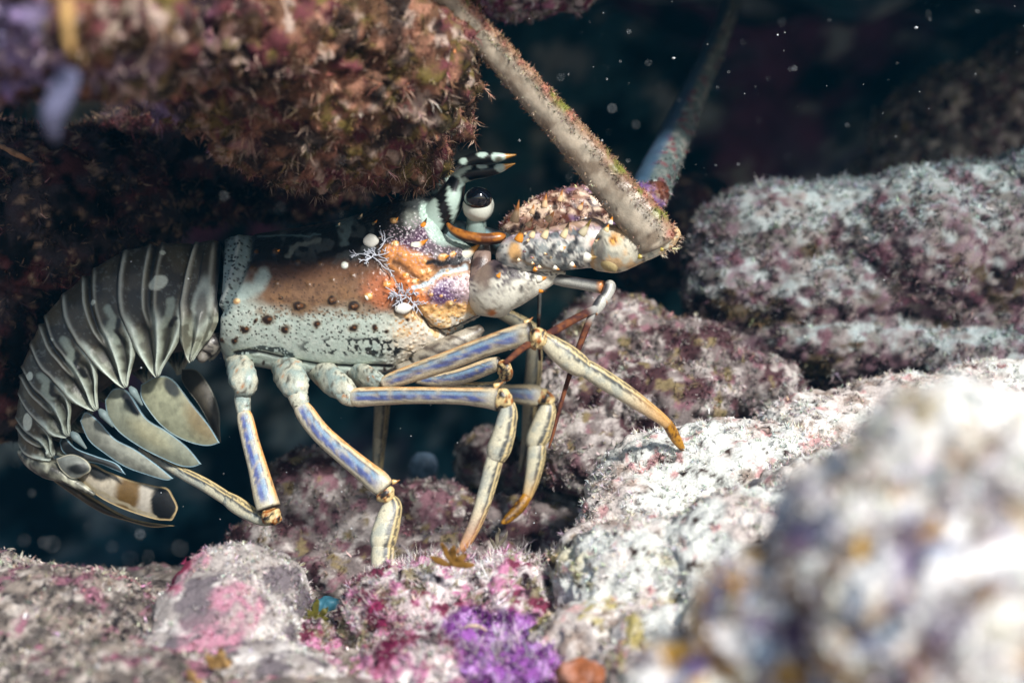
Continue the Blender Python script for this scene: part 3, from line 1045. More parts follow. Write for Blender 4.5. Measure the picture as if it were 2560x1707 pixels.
ORG, CRM, WHT, DRK = lin(214, 136, 40), lin(230, 210, 168), lin(226, 224, 208), lin(62, 46, 28)
for (x, y, dx, dy, ln, wd, base, tip) in [
    (1040, 616, 1, -.42, 34, 24, WHT, ORG), (1163, 638, 1, -.6, 46, 32, WHT, lin(190, 130, 40)), (1100, 648, 1, -.25, 26, 18, CRM, ORG),
    (1058, 563, .6, -1, 18, 14, ORG, DRK), (1180, 728, 1, -.35, 38, 28, WHT, lin(196, 130, 50)), (1119, 757, 1, -.2, 24, 15, CRM, ORG),
    (1078, 766, 1, -.1, 18, 13, CRM, ORG), (985, 612, 1, -.4, 14, 14, CRM, ORG), (966, 713, .8, -.6, 14, 16, ORG, ORG), (920, 742, .8, -.5, 15, 18, WHT, ORG),
    (1012, 690, 1, -.3, 12, 12, ORG, CRM), (1037, 704, 1, -.3, 14, 13, CRM, ORG), (1052, 683, 1, -.3, 12, 10, ORG, CRM), (1070, 680, 1, -.3, 12, 10, ORG, CRM),
    (986, 555, .8, -.8, 14, 13, lin(190, 176, 120), ORG), (830, 751, 1, -.3, 12, 15, lin(90, 60, 34), DRK), (747, 766, 1, -.3, 10, 14, lin(80, 54, 30), DRK),
    (884, 766, 1, -.3, 10, 13, lin(100, 66, 36), DRK), (861, 664, .8, -.4, 11, 12, WHT, WHT), (690, 632, .8, -.5, 12, 13, lin(92, 66, 30), ORG),
    (631, 674, .8, -.5, 12, 13, lin(92, 66, 30), DRK), (1126, 642, 1, -.4, 18, 13, CRM, ORG), (900, 546, .6, -1, 12, 12, lin(80, 76, 66), CRM),
    (845, 566, .6, -1, 10, 11, lin(70, 96, 96), CRM), (935, 560, .8, -.8, 12, 12, lin(96, 86, 60), ORG), (950, 596, .9, -.5, 11, 11, lin(90, 76, 50), ORG),
]:
    spine(CAR, x, y, car_depth(x, y) + .0004, dx, dy, ln, wd, base, tip)

# smooth white growths on the shell and the two tufts of white hydroid threads
for (x, y, r, sq, lab) in [(1008, 771, 19, .8, "smooth white oval growth on the lobster's cheek beside the lower thread tuft"),
                           (927, 602, 17, 1.1, "dimmer white rounded growth on the lobster's dark back above the upper thread tuft")]:
    Yc = car_depth(x, y) - .0012
    V, q, t3, u, b, f = tube([(x - r, y + 3, Yc + .001, 4, 4), (x - r * .8, y + 2, Yc, r * 1.15 * sq, r * .7), (x, y, Yc, r * 1.9 * sq, r), (x + r * .8, y - 2, Yc, r * 1.2 * sq, r * .7), (x + r, y - 3, Yc + .001, 4, 4)], 24, 28)
    c = np.tile(lin(226, 226, 216), (len(V), 1))
    tag(build("white_growth", V, q, t3, M_HORN, None, c), lab, "growth")


def hydroid(center, arms, label, seed):
    r = np.random.default_rng(seed)
    Vs, Qs, Ts, off = [], [], [], 0
    x0, y0 = center
    for (dx, dy, ln) in arms:
        branches = [(x0 + r.normal() * 5, y0 + r.normal() * 5, dx, dy, ln * r.uniform(.7, 1.2), 3.2)]
        for lv in range(2):
            new = []
            for (bx, by, ex, ey, l2, w0) in branches[-(1 + 2 * lv):]:
                for s in r.uniform(.2, .85, r.integers(1, 4)):
                    a = r.choice([-1, 1]) * r.uniform(.25, 1.25)
                    fx, fy = ex * math.cos(a) - ey * math.sin(a), ex * math.sin(a) + ey * math.cos(a)
                    new.append((bx + ex * l2 * s, by + ey * l2 * s, fx, fy, l2 * r.uniform(.2, .6), 2.6))
            branches += new
        for (bx, by, ex, ey, l2, w0) in branches:
            pts = []
            lift = r.uniform(2, 10)
            for t in (0, .35, .7, 1):
                qx = bx + ex * l2 * t + r.normal() * l2 * .06
                qy = by + ey * l2 * t + r.normal() * l2 * .06
                Yc = car_depth(min(max(qx, 560), 1195), qy) - (2 + lift * (.4 + t)) * UNIT
                pts.append((qx, qy, Yc, w0 * (1 - .25 * t)))
            V, q, t3, *_ = tube(pts, 7, 6)
            Vs.append(V); Qs.append(q + off); Ts.append(t3 + off); off += len(V)
    V = np.vstack(Vs)
    c = np.tile(lin(186, 190, 200), (len(V), 1))
    o = build("hydroid_tuft", V, np.vstack(Qs), np.vstack(Ts), M_FUZZ, None, c)
    tag(o, label, "hydroid")


def ud(a): return (math.cos(math.radians(a)), -math.sin(math.radians(a)))


hydroid((938, 640), [(*ud(70), 52), (*ud(112), 30), (*ud(150), 34), (*ud(172), 46), (*ud(200), 38), (*ud(20), 36), (*ud(222), 30), (*ud(-40), 60)],
        "tuft of blue-white branching threads high on the lobster's shoulder groove", 3)
hydroid((1012, 742), [(*ud(95), 30), (*ud(130), 46), (*ud(160), 48), (*ud(185), 46), (*ud(205), 40), (*ud(60), 26), (*ud(20), 30), (*ud(-48), 66), (*ud(-58), 50), (*ud(140), 64)],
        "denser white thread tuft by the oval growth on the lobster's cheek", 5)

# ---- tail -----------------------------------------------------------
BND = [[(546, 600), (541, 680), (534, 760), (530, 822)], [(491, 610), (474, 664), (456, 750), (442, 838)], [(313, 628), (301, 700), (303, 770), (330, 868)],
       [(158, 738), (167, 798), (194, 851), (232, 912)], [(78, 862), (104, 917), (132, 946), (168, 1000)], [(49, 985), (70, 1024), (94, 1052), (118, 1086)],
       [(50, 1108), (62, 1130), (80, 1142), (104, 1148)]]
TIPS = [(477, 904), (393, 941), (314, 968), (240, 1025), (170, 1090), (130, 1142)]
TAILW = [(118, 116), (116, 112), (110, 104), (100, 92), (88, 80), (74, 62)]


def poly_at(pts, s):
    pts = np.asarray(pts, float)
    Lc = np.concatenate([[0], np.cumsum(np.linalg.norm(np.diff(pts, axis=0), axis=1))])
    Lc /= Lc[-1]
    return np.stack([np.interp(s, Lc, pts[:, 0]), np.interp(s, Lc, pts[:, 1])], -1)


def tail_segment(k):
    nu, nv = 64, 220
    v = np.linspace(-1, 1, nv)
    a = np.abs(v)
    va = np.clip(a / .66, 0, 1) * np.pi / 2
    s = np.where(a < .66, .66 * (1 - np.cos(va)), a)          # fraction down the side
    s = np.clip(s, 0, 1)
    tip = np.array(TIPS[k], float)
    A0, P0 = BND[k], BND[k + 1]
    A = poly_at(catmull(A0, 40), np.clip(s / .84, 0, 1))
    P = poly_at(catmull(P0, 40), np.clip(s / .84, 0, 1))
    e = sstep(.74, 1.0, s)[:, None] ** 1.1
    bow = (np.sin(np.clip((s - .55) / .45, 0, 1) * np.pi) * 9)[:, None] * np.array([1.0, .25])
    A = A + bow
    P = P + bow
    A = A * (1 - e) + (tip + (3, -2)) * e
    P = P * (1 - e) + (tip + (-3, 1)) * e
    u = np.linspace(-.06, 1.05, nu)
    w0, w1 = TAILW[k]
    q = A[None] * (1 - u)[:, None, None] + P[None] * u[:, None, None]
    wid = w0 * (1 - u) + w1 * u
    Yd = np.sign(v)[None, :] * -1 * wid[:, None] * np.where(a < .66, np.sin(va), 1 - .16 * ((a - .66) / .34))[None, :] * UNIT
    # outward bulge of the dorsal outline between joints
    mid = (np.array(A0[0]) + np.array(P0[0])) / 2
    outw = np.array([P0[0][1] - A0[0][1], -(P0[0][0] - A0[0][0])], float)
    outw /= np.linalg.norm(outw)
    cen = np.array([330., 860.])
    if outw @ (mid - cen) < 0: outw = -outw
    bul = (np.sin(np.clip(u, 0, 1) * np.pi) * (9 if k else 3))[:, None] * (np.cos(va) * (a < .66))[None, :]
    q = q + bul[..., None] * outw
    V = L(q[..., 0], q[..., 1], Yd).reshape(-1, 3)
    Qd = quads_grid(nu, nv)
    N = normals(V, Qd)
    if (N[:, 1] * np.sign(V[:, 1])).sum() < 0:
        Qd = Qd[:, ::-1]
        N = -N
    U = np.repeat(u, nv)
    A_ = np.tile(a, nu)
    Sd = np.tile(s, nu)
    qq = q.reshape(-1, 2)
    g = lambda c, wd: np.exp(-((U - c) / wd) ** 2)
    h = -7 * (1 - sstep(-.05, .10, U)) + 5 * sstep(.85, 1.0, U) - 6 * g(.56, .055) + 5 * g(.64, .035) + 4 * g(.47, .04) - 4 * g(1.05, .03)
    if k == 0: h = -6 * (1 - sstep(-.05, .2, U)) + 6 * sstep(.8, 1, U)
    low = sstep(.62, .74, Sd)
    h = h * (1 - .5 * low) + low * (12 * np.exp(-((U - .47) / .10) ** 2) - 9 * np.exp(-((U - .70) / .10) ** 2) - 9 * np.exp(-((U - .27) / .10) ** 2) + 10 * np.exp(-((U - .95) / .08) ** 2) + 6 * np.exp(-((U - .05) / .08) ** 2)) * (1 - sstep(.9, 1, Sd))
    h += 3 * (fbm(mm(V), 40, 3, 600 + k) - .5)
    V = V + N * (h * UNIT)[:, None]
    # colours: brown-grey plates, pale ridges, chalky side spurs
    pt = Paint(qq, lin(64, 57, 45), 610 + k, 5, 16)
    pt.noise(44, .55, .1, lin(82, 74, 58))
    pt.noise(7, .68, .04, lin(120, 122, 114), .5, s=2)
    ridge = np.clip(g(.64, .022) + (.9 * g(.985, .03)) + .6 * g(.45, .02), 0, 1) if k else np.clip(g(.97, .08) + .5 * g(.2, .08), 0, 1)
    pt.mask(ridge * sstep(.02, .25, A_) * .95, lin(186, 188, 174))
    pt.mask(g(.56, .03) * .8, lin(30, 30, 30))
    pt.mask(g(1.04, .018), lin(14, 14, 16))
    pt.mask((1 - sstep(.0, .07, U)) * .9, lin(18, 18, 20))
    ch = sstep(.60, .76, Sd + .12 * (fbm(pt.p3, 20, 3, 630 + k) - .5))
    pt.mask(ch * .8, lin(164, 170, 152))
    dkz = low * np.exp(-((U - .62) / .085) ** 2)
    pt.mask(dkz * .95, lin(26, 27, 28))
    pt.noise(16, .5, .08, lin(86, 84, 70), ch * .85, s=3)
    if k:
        un = U + .05 * (fbm(pt.p3, 18, 2, 660 + k) - .5)
        lo2 = sstep(.50, .66, Sd)
        gg = lambda c, wd: np.exp(-((un - c) / wd) ** 2)
        pt.mask(lo2 * np.clip(gg(.27, .10) + gg(.70, .10), 0, 1) * (1 - sstep(.88, .97, Sd)) * .92, lin(30, 30, 28))
        pt.mask(lo2 * np.clip(gg(.05, .055) + gg(.47, .07) + gg(.95, .06), 0, 1) * .95, lin(186, 198, 186))
    pt.mask(sstep(.88, .96, Sd) * .8, lin(196, 204, 192))
    if k == 0:
        pt.ell(505, 765, 24, 72, lin(176, 186, 176), .25, rot=8)
        pt.ell(503, 772, 14, 46, lin(104, 104, 98), .4, .9, rot=8)
    for (x, y, rx, ry, kk) in [(395, 707, 26, 17, 1), (232, 756, 8, 7, 2), (130, 849, 5, 4, 3), (75, 940, 7, 11, 4), (69, 1054, 11, 22, 5), (407, 633, 7, 5, 1)]:
        if kk == k:
            pt.ell(x, y, rx, ry, lin(206, 212, 196), .12, raw=True, rot=-24 if k == 1 else 0)
    sw = {1: [(428, 752), (424, 790), (408, 812)], 2: [(268, 770), (284, 796), (274, 822), (292, 852)], 3: [(160, 850), (178, 880), (174, 905), (198, 936)],
          4: [(102, 940), (116, 956), (112, 975), (130, 990)]}.get(k)
    if sw:
        pt.line(sw, 20, lin(160, 172, 158), .5, .8)
        pt.line([(x + 15, y + 4) for x, y in sw[1:]], 12, lin(28, 28, 28), .5)
    o = build("tail_segment", V, Qd, None, M_SHELL, LOB, pt.c)
    md_ = o.modifiers.new("thick", 'SOLIDIFY')
    md_.thickness = 4 * UNIT
    md_.offset = -1
    return o


for k in range(6):
    tail_segment(k)

# pale knuckle between shell and tail
V, q, t3, u, b, f = tube([(556, 838, -.012, 20), (542, 850, -.012, 44), (522, 864, -.013, 54), (508, 884, -.014, 46), (504, 902, -.017, 16)], 26, 24, dorsal=(1, -.4))
c = mix(np.tile(lin(112, 108, 100), (len(V), 1)), lin(50, 46, 44), patch(mm(V), 16, .54, .05, 645))
build("tail_knuckle", V, q, t3, M_SHELL, LOB, c)

# soft belly under the tail
bel = [(545, 800, 0, 130, 170), (470, 800, 0, 150, 170), (380, 820, 0, 150, 160), (290, 870, 0, 150, 150), (210, 930, 0, 130, 130), (150, 1010, 0, 110, 110), (120, 1080, 0, 80, 90)]
V, q, t3, u, b, f = tube(bel, 50, 28, dorsal=(-.5, -1))
c = np.tile(lin(70, 60, 52), (len(V), 1))
c = mix(c, lin(40, 34, 32), patch(mm(V), 30, .52, .1, 640))
build("tail_belly", V, q, t3, M_FIN, LOB, c)


# ---- swimmerets and tail fan: thin curved blades -----------------------
def blade(name, outer, inner, Y0, Y1, col, edge, marks=(), thick=3.0, cup=10, parent=None, seed=1, edge_w=2.4):
    """leaf between two edge curves that share their ends"""
    nu, nv = 60, 34
    O, I = catmull(outer, nu), catmull(inner, nu)
    v = np.linspace(0, 1, nv)
    u = np.linspace(0, 1, nu)
    q = O[:, None] * (1 - v)[None, :, None] + I[:, None] * v[None, :, None]
    Yd = (Y0 * (1 - u) + Y1 * u)[:, None] - (cup * UNIT) * (np.sin(v * np.pi))[None, :] * np.sin(np.pi * np.clip(u, .05, .95))[:, None]
    Vf = L(q[..., 0], q[..., 1], Yd).reshape(-1, 3)
    Vb = Vf + np.array([0, thick * UNIT, 0])
    Q = quads_grid(nu, nv)
    n = len(Vf)
    ring = np.concatenate([np.arange(nv), np.arange(1, nu) * nv + nv - 1, (nu - 1) * nv + np.arange(nv - 2, -1, -1), np.arange(nu - 2, 0, -1) * nv])
    r2 = np.roll(ring, -1)
    side = np.stack([ring, r2, r2 + n, ring + n], -1)
    qq = np.vstack([q.reshape(-1, 2)] * 2)
    pt = Paint(qq, col, 650 + seed, 4, 14)
    pt.noise(50, .5, .15, np.asarray(col) * 1.35)
    pt.noise(16, .6, .1, np.asarray(col) * .7, .6, s=1)
    for m in marks:
        if m[0] == 'e': pt.ell(*m[1:])
        else: pt.line(*m[1:])
    dE = np.minimum(seg_dist(qq, O), seg_dist(qq, I))
    pt.mask((1 - sstep(edge_w * .6, edge_w * 1.3, dE)) * .9, edge)
    o = build(name, np.vstack([Vf, Vb]), np.vstack([Q, (Q + n)[:, ::-1], side]), None, M_FIN, parent or LOB, pt.c)
    return o


PE = lin(128, 158, 170)
OLV = lin(128, 130, 108)
blade("swimmeret", [(420, 925), (470, 930), (520, 985), (545, 1040), (552, 1106)], [(420, 925), (430, 960), (480, 1010), (520, 1060), (552, 1106)], .012, -.002, lin(66, 62, 54), lin(120, 122, 112), seed=1)
blade("swimmeret", [(352, 962), (395, 940), (432, 950), (480, 1010), (520, 1060), (549, 1107)], [(352, 962), (352, 990), (368, 1020), (400, 1060), (440, 1090), (482, 1108), (520, 1114), (549, 1107)], -.006, -.018, OLV, PE,
      marks=[('e', 505, 1050, 34, 60, lin(108, 92, 62), .5, .8, False, -30), ('e', 428, 968, 16, 30, lin(40, 44, 46), .3, .95, False, -35)], seed=2)
blade("swimmeret", [(262, 1000), (285, 972), (320, 980), (365, 1045), (418, 1078), (468, 1118), (503, 1160)], [(262, 1000), (270, 1040), (298, 1080), (355, 1120), (415, 1150), (450, 1164), (480, 1167), (503, 1160)], -.009, -.02, lin(122, 126, 110), PE,
      marks=[('l', [(318, 990), (340, 1025)], 26, lin(30, 32, 34), .4), ('e', 372, 1085, 60, 22, lin(140, 136, 108), .6, .7, False, 35)], seed=3)
blade("swimmeret", [(200, 1052), (215, 1030), (245, 1052), (286, 1096), (335, 1122), (387, 1158), (433, 1196)], [(200, 1052), (222, 1100), (260, 1132), (312, 1166), (372, 1188), (415, 1200), (433, 1196)], -.011, -.021, lin(118, 120, 110), PE, seed=4)
blade("swimmeret", [(148, 1106), (160, 1092), (190, 1120), (240, 1140), (290, 1158), (314, 1186)], [(148, 1106), (160, 1132), (200, 1150), (250, 1160), (290, 1176), (314, 1186)], -.009, -.018, lin(50, 52, 52), PE, seed=5)
for (x, y, a) in [(337, 985, 56), (262, 1040, 52), (193, 1096, 48)]:
    dx, dy = math.cos(math.radians(a)), math.sin(math.radians(a))
    V, q, t3, u, b, f = tube([(x - dx * 20, y - dy * 20, -.020, 10), (x - dx * 8, y - dy * 8, -.0215, 20), (x + dx * 6, y + dy * 6, -.0215, 16), (x + dx * 34, y + dy * 34, -.02, 5)], 18, 14)
    build("swimmeret_stalk", V, q, t3, M_FIN, LOB, np.tile(lin(112, 128, 128), (len(V), 1)))

FANE = lin(170, 150, 110)
blade("tail_fan_blade", [(150, 1150), (226, 1158), (268, 1178), (328, 1200), (388, 1214), (418, 1220), (432, 1240), (444, 1268), (436, 1290)],
      [(150, 1150), (190, 1190), (240, 1236), (290, 1264), (345, 1285), (390, 1298), (412, 1300), (430, 1300), (436, 1290)], -.008, -.012, lin(150, 142, 126), FANE,
      marks=[('e', 246, 1182, 30, 17, lin(20, 22, 22), .3, 1, False, 20), ('e', 322, 1234, 34, 56, lin(94, 72, 38), .35, 1, False, 12), ('e', 362, 1246, 16, 60, lin(168, 162, 150), .5, .9, False, 10),
             ('e', 412, 1258, 36, 48, lin(8, 10, 14), .12, 1, False, 5), ('l', [(160, 1160), (230, 1220), (330, 1270), (390, 1292)], 8, lin(150, 140, 116), .5)], seed=6, edge_w=4)
blade("tail_fan_blade", [(70, 1150), (150, 1195), (230, 1245), (300, 1285), (350, 1302), (436, 1314)], [(70, 1150), (110, 1190), (180, 1240), (250, 1282), (320, 1304), (380, 1318), (436, 1314)], .002, 0, lin(64, 54, 40), FANE, seed=7, edge_w=3)
blade("tail_fan_blade", [(140, 1146), (180, 1135), (215, 1150), (226, 1175), (200, 1194)], [(140, 1146), (150, 1170), (170, 1190), (185, 1196), (200, 1194)], -.014, -.015, lin(120, 124, 118), lin(176, 172, 150), marks=[('e', 195, 1172, 26, 14, lin(26, 28, 28), .3, 1)], seed=8, cup=14)
V, q, t3, u, b, f = tube([(62, 1128, -.002, 30, 60), (90, 1150, -.004, 50, 70), (125, 1172, -.008, 52, 60), (160, 1190, -.010, 34, 40), (200, 1214, -.0115, 22, 24), (236, 1236, -.012, 10, 12)], 30, 20)
c = np.tile(lin(110, 110, 98), (len(V), 1))
c = mix(c, lin(50, 48, 42), patch(mm(V), 22, .52, .08, 660))
c = mix(c, lin(176, 176, 156), patch(mm(V), 16, .6, .06, 661))
build("tail_fan_hinge", V, q, t3, M_SHELL, LOB, c)

# ---- legs -------------------------------------------------------------------
BLUE, SKY, CREAM, EDGE, INK = lin(84, 98, 156), lin(124, 152, 176), lin(200, 192, 168), lin(212, 154, 88), lin(40, 46, 56)


def thigh_colour(V, u, b, f, seed, dim=1.0, orange=1.0):
    p = mm(V)
    n = .34 * (fbm(p, 7, 3, seed) - .5) + .2 * (fbm(p, 40, 2, seed + 1) - .5)
    bb = b + n
    c = np.tile(CREAM, (len(V), 1))
    body = sstep(.02, .10, u) * sstep(.99, .90, u)
    c = mix(c, lin(70, 76, 100), sstep(-.46, -.36, bb) * sstep(-.22, -.32, bb) * body * .75)
    blue = mix(np.tile(BLUE, (len(V), 1)), lin(66, 76, 122), patch(p, 5, .54, .1, seed + 3) * .7)
    blue = mix(blue, lin(126, 140, 176), patch(p, 18, .56, .1, seed + 4) * .8)
    mb_ = sstep(-.42, -.22, bb) * sstep(.24, .04, bb) * body
    c = c * (1 - mb_[:, None]) + blue * mb_[:, None]
    c = mix(c, SKY, sstep(.04, .24, bb) * sstep(.58, .40, bb) * body)
    c = mix(c, lin(60, 70, 90), sstep(.40, .48, bb) * sstep(.70, .60, bb) * body * .85)
    c = mix(c, lin(216, 196, 156), sstep(.60, .70, bb))
    c = mix(c, EDGE, sstep(.78, .9, bb) * orange * .9)
    wo, idn = worley(p, 9, seed + 5)
    c = mix(c, INK, (1 - sstep(.16, .26, wo)) * (idn > .35) * body * .7 * sstep(.2, .6, np.abs(bb)))
    c = mix(c, CREAM, sstep(.86, .96, u) * .6)
    c = mix(c, lin(190, 176, 140), patch(p, 14, .6, .05, seed + 8) * .55)
    c = mix(c, lin(96, 84, 70), patch(p, 6, .68, .04, seed + 9) * .6)
    c = mix(c, lin(40, 32, 26), sstep(.975, .99, u) + sstep(.02, .005, u))
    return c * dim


def shank_colour(V, u, b, f, seed, dim=1.0, tipcol=None):
    p = mm(V)
    bb = b + .34 * (fbm(p, 7, 3, seed) - .5) + .2 * (fbm(p, 40, 2, seed + 1) - .5)
    c = np.tile(lin(204, 198, 172), (len(V), 1))
    c = mix(c, lin(150, 160, 156), patch(p, 30, .56, .08, seed + 2) * .6)
    c = mix(c, INK, sstep(.12, .24, bb) * sstep(.52, .42, bb) * .9)
    c = mix(c, lin(206, 186, 136), sstep(.46, .54, bb))
    c = mix(c, INK, sstep(.66, .72, bb) * sstep(.9, .84, bb) * .85)
    wo, idn = worley(p, 11, seed + 5)
    c = mix(c, INK, (1 - sstep(.14, .24, wo)) * (idn > .55) * .7 * sstep(.2, -.1, bb))
    if tipcol is not None:
        c = mix(c, tipcol, sstep(.35, 1.0, u) * .85)
    return c * dim


def joint_colour(V, seed, dim=1.0):
    p = mm(V)
    c = np.tile(lin(206, 184, 132), (len(V), 1))
    c = mix(c, lin(150, 88, 36), patch(p, 12, .56, .07, seed))
    c = mix(c, lin(40, 34, 30), patch(p, 12, .6, .05, seed + 1))
    return c * dim


def coxa_colour(V, seed, dim=1.0):
    p = mm(V)
    c = np.tile(lin(186, 186, 168), (len(V), 1))
    c = mix(c, lin(146, 162, 156), patch(p, 34, .52, .1, seed))
    c = mix(c, lin(96, 94, 84), patch(p, 8, .64, .05, seed + 1))
    c = mix(c, lin(178, 112, 50), patch(p, 12, .72, .03, seed + 2) * .7)
    return c * dim


def legpart(name, parent, path, kind, seed, dim=1.0, depth=.8, dorsal=(0, -1), lump=0.0, n=34, tipcol=None, power=.9, orange=1.0):
    V, q, t3, u, b, f = tube(path, n, 32, power, depth, dorsal)
    if kind in ('thigh', 'coxa'):
        pth = np.array(path, float)
        pth[:, 3] *= .92
        V, q, t3, u, b, f = tube(pth, n, 32, power, depth, dorsal)
    if kind == 'joint':
        V = V.mean(0) + (V - V.mean(0)) * .86
    if lump:
        N = normals(V, q)
        C = V.mean(0)
        N *= np.sign(((V - C) * N).sum(1).mean())
        V = V + N * (lump * UNIT * 2 * (fbm(mm(V), 13, 3, seed) - .5))[:, None]
    c = {'thigh': lambda: thigh_colour(V, u, b, f, seed, dim, orange), 'shank': lambda: shank_colour(V, u, b, f, seed, dim, tipcol),
         'joint': lambda: joint_colour(V, seed, dim), 'coxa': lambda: coxa_colour(V, seed, dim),
         'tip': lambda: mix(np.tile(lin(176, 124, 36), (len(V), 1)), lin(96, 60, 18), patch(mm(V), 8, .55, .1, seed)) * dim}[kind]()
    return build(name, V, q, t3, M_LEG, parent, c)


def leg(root, parts, seed):
    g = empty("leg", (0, 0, 0), LOB)
    for i, (nm, kind, path, kw) in enumerate(parts):
        legpart(nm, g, path, kind, seed + 11 * i, **kw)
    return g


def spike(parent, x, y, Y, dx, dy, ln, wd):
    spine(parent, x, y, Y, dx, dy, ln, wd, lin(214, 180, 120), lin(150, 96, 40), "spike", 0)


# rear leg (folded back along the ground)
g = leg(None, [
    ("leg_base", 'coxa', [(582, 850, .002, 62), (592, 893, -.006, 68), (602, 925, -.018, 76), (611, 955, -.0275, 76), (612, 986, -.027, 48)], dict(lump=6)),
    ("leg_base", 'coxa', [(610, 975, -.026, 46), (606, 1000, -.027, 44), (609, 1028, -.028, 38), (611, 1040, -.028, 30)], dict(lump=1.5)),
    ("upper_leg", 'thigh', [(609, 1026, -.028, 30), (613, 1046, -.029, 44), (628, 1110, -.032, 48), (645, 1170, -.036, 53), (660, 1230, -.04, 62), (672, 1272, -.042, 66)], dict(dorsal=(1, -.2))),
    ("knee", 'joint', [(670, 1268, -.042, 30), (676, 1284, -.043, 56), (686, 1300, -.044, 48), (690, 1312, -.044, 24)], dict(lump=6)),
    ("lower_leg", 'shank', [(686, 1304, -.042, 14), (660, 1300, -.040, 30), (620, 1280, -.036, 40), (586, 1258, -.032, 42), (560, 1240, -.028, 30)], dict(dorsal=(.4, -1), lump=1)),
    ("shin", 'shank', [(578, 1254, -.031, 30), (555, 1238, -.028, 34), (510, 1210, -.022, 33), (460, 1184, -.016, 30), (400, 1150, -.008, 24), (350, 1120, 0, 12)], dict(dorsal=(.4, -1))),
], 700)
# fourth leg
g = leg(None, [
    ("leg_base", 'coxa', [(700, 862, .002, 76), (712, 903, -.008, 84), (726, 938, -.023, 88), (738, 966, -.033, 76), (750, 992, -.034, 50)], dict(lump=6)),
    ("leg_base", 'coxa', [(738, 978, -.034, 50), (748, 1000, -.036, 52), (756, 1018, -.036, 42)], dict(lump=2)),
    ("upper_leg", 'thigh', [(748, 1006, -.036, 36), (762, 1030, -.037, 52), (800, 1080, -.040, 54), (855, 1130, -.043, 56), (910, 1175, -.046, 60), (945, 1204, -.048, 66), (962, 1222, -.048, 58)], dict(dorsal=(.7, -.7))),
    ("knee", 'joint', [(950, 1220, -.048, 30), (962, 1234, -.049, 58), (970, 1250, -.049, 44), (972, 1258, -.049, 22)], dict(lump=4, dorsal=(.7, -.7))),
    ("lower_leg", 'shank', [(974, 1244, -.048, 30), (980, 1266, -.049, 50), (968, 1310, -.051, 64), (958, 1350, -.053, 66), (956, 1376, -.054, 50)], dict(dorsal=(1, 0), lump=1)),
    ("shin", 'shank', [(958, 1368, -.054, 56), (956, 1390, -.055, 58), (952, 1440, -.058, 46), (945, 1500, -.062, 30)], dict(dorsal=(1, 0))),
], 730)
spike(g, 985, 1204, -.048, .7, -.1, 16, 12)
# third leg
g3 = leg(None, [
    ("leg_base", 'coxa', [(768, 886, -.004, 60), (800, 922, -.014, 72), (836, 956, -.029, 76), (866, 977, -.036, 60), (884, 990, -.036, 36)], dict(lump=3, dorsal=(.5, -1))),
    ("leg_base", 'coxa', [(845, 978, -.036, 30), (866, 990, -.037, 48), (890, 1000, -.037, 40)], dict(lump=2)),
    ("upper_leg", 'thigh', [(872, 994, -.037, 30), (892, 993, -.038, 52), (950, 990, -.042, 50), (1050, 988, -.050, 46), (1150, 990, -.058, 46), (1215, 994, -.063, 56), (1248, 998, -.065, 66)], dict()),
    ("knee", 'joint', [(1234, 990, -.065, 30), (1250, 994, -.066, 62), (1264, 1006, -.066, 54), (1270, 1022, -.066, 26)], dict(lump=4, dorsal=(.7, -.7))),
    ("lower_leg", 'shank', [(1270, 1006, -.065, 34), (1270, 1036, -.065, 48), (1258, 1090, -.065, 58), (1246, 1126, -.065, 60), (1240, 1150, -.065, 44)], dict(dorsal=(1, 0), lump=1)),
    ("shin", 'shank', [(1240, 1138, -.065, 42), (1232, 1166, -.065, 44), (1218, 1220, -.065, 42), (1196, 1290, -.066, 36), (1168, 1350, -.068, 28), (1140, 1392, -.07, 14)], dict(dorsal=(1, 0), tipcol=lin(176, 112, 60))),
], 760)
spike(g3, 1240, 964, -.065, 1, -.35, 22, 14)
# second leg, reaching forward to the slope
g2 = leg(None, [
    ("leg_base", 'coxa', [(856, 892, -.004, 52), (892, 926, -.016, 62), (932, 949, -.033, 56), (966, 955, -.038, 30)], dict(lump=6)),
    ("upper_leg", 'thigh', [(952, 960, -.038, 24), (975, 952, -.039, 42), (1040, 930, -.044, 50), (1120, 902, -.050, 54), (1220, 864, -.057, 56), (1290, 842, -.061, 62), (1328, 836, -.063, 72)], dict(dorsal=(-.2, -1))),
    ("knee", 'joint', [(1318, 836, -.063, 36), (1336, 842, -.064, 66), (1352, 852, -.064, 62), (1366, 862, -.064, 34)], dict(lump=6)),
    ("lower_leg", 'shank', [(1356, 842, -.063, 28), (1374, 858, -.063, 46), (1412, 888, -.061, 62), (1446, 912, -.059, 58), (1470, 926, -.058, 38)], dict(dorsal=(.6, -.8), lump=1)),
    ("shin", 'shank', [(1452, 914, -.058, 42), (1480, 930, -.057, 48), (1540, 968, -.052, 48), (1600, 1008, -.047, 40), (1650, 1044, -.043, 30), (1668, 1060, -.041, 26)], dict(dorsal=(.6, -.8), tipcol=lin(200, 150, 84))),
    ("claw_tip", 'tip', [(1662, 1052, -.041, 24), (1674, 1068, -.040, 28), (1690, 1096, -.037, 26), (1704, 1118, -.035, 16), (1708, 1128, -.034, 5)], dict(dorsal=(.6, -.8))),
], 790)
spike(g2, 1316, 806, -.063, 1, -.6, 20, 14)
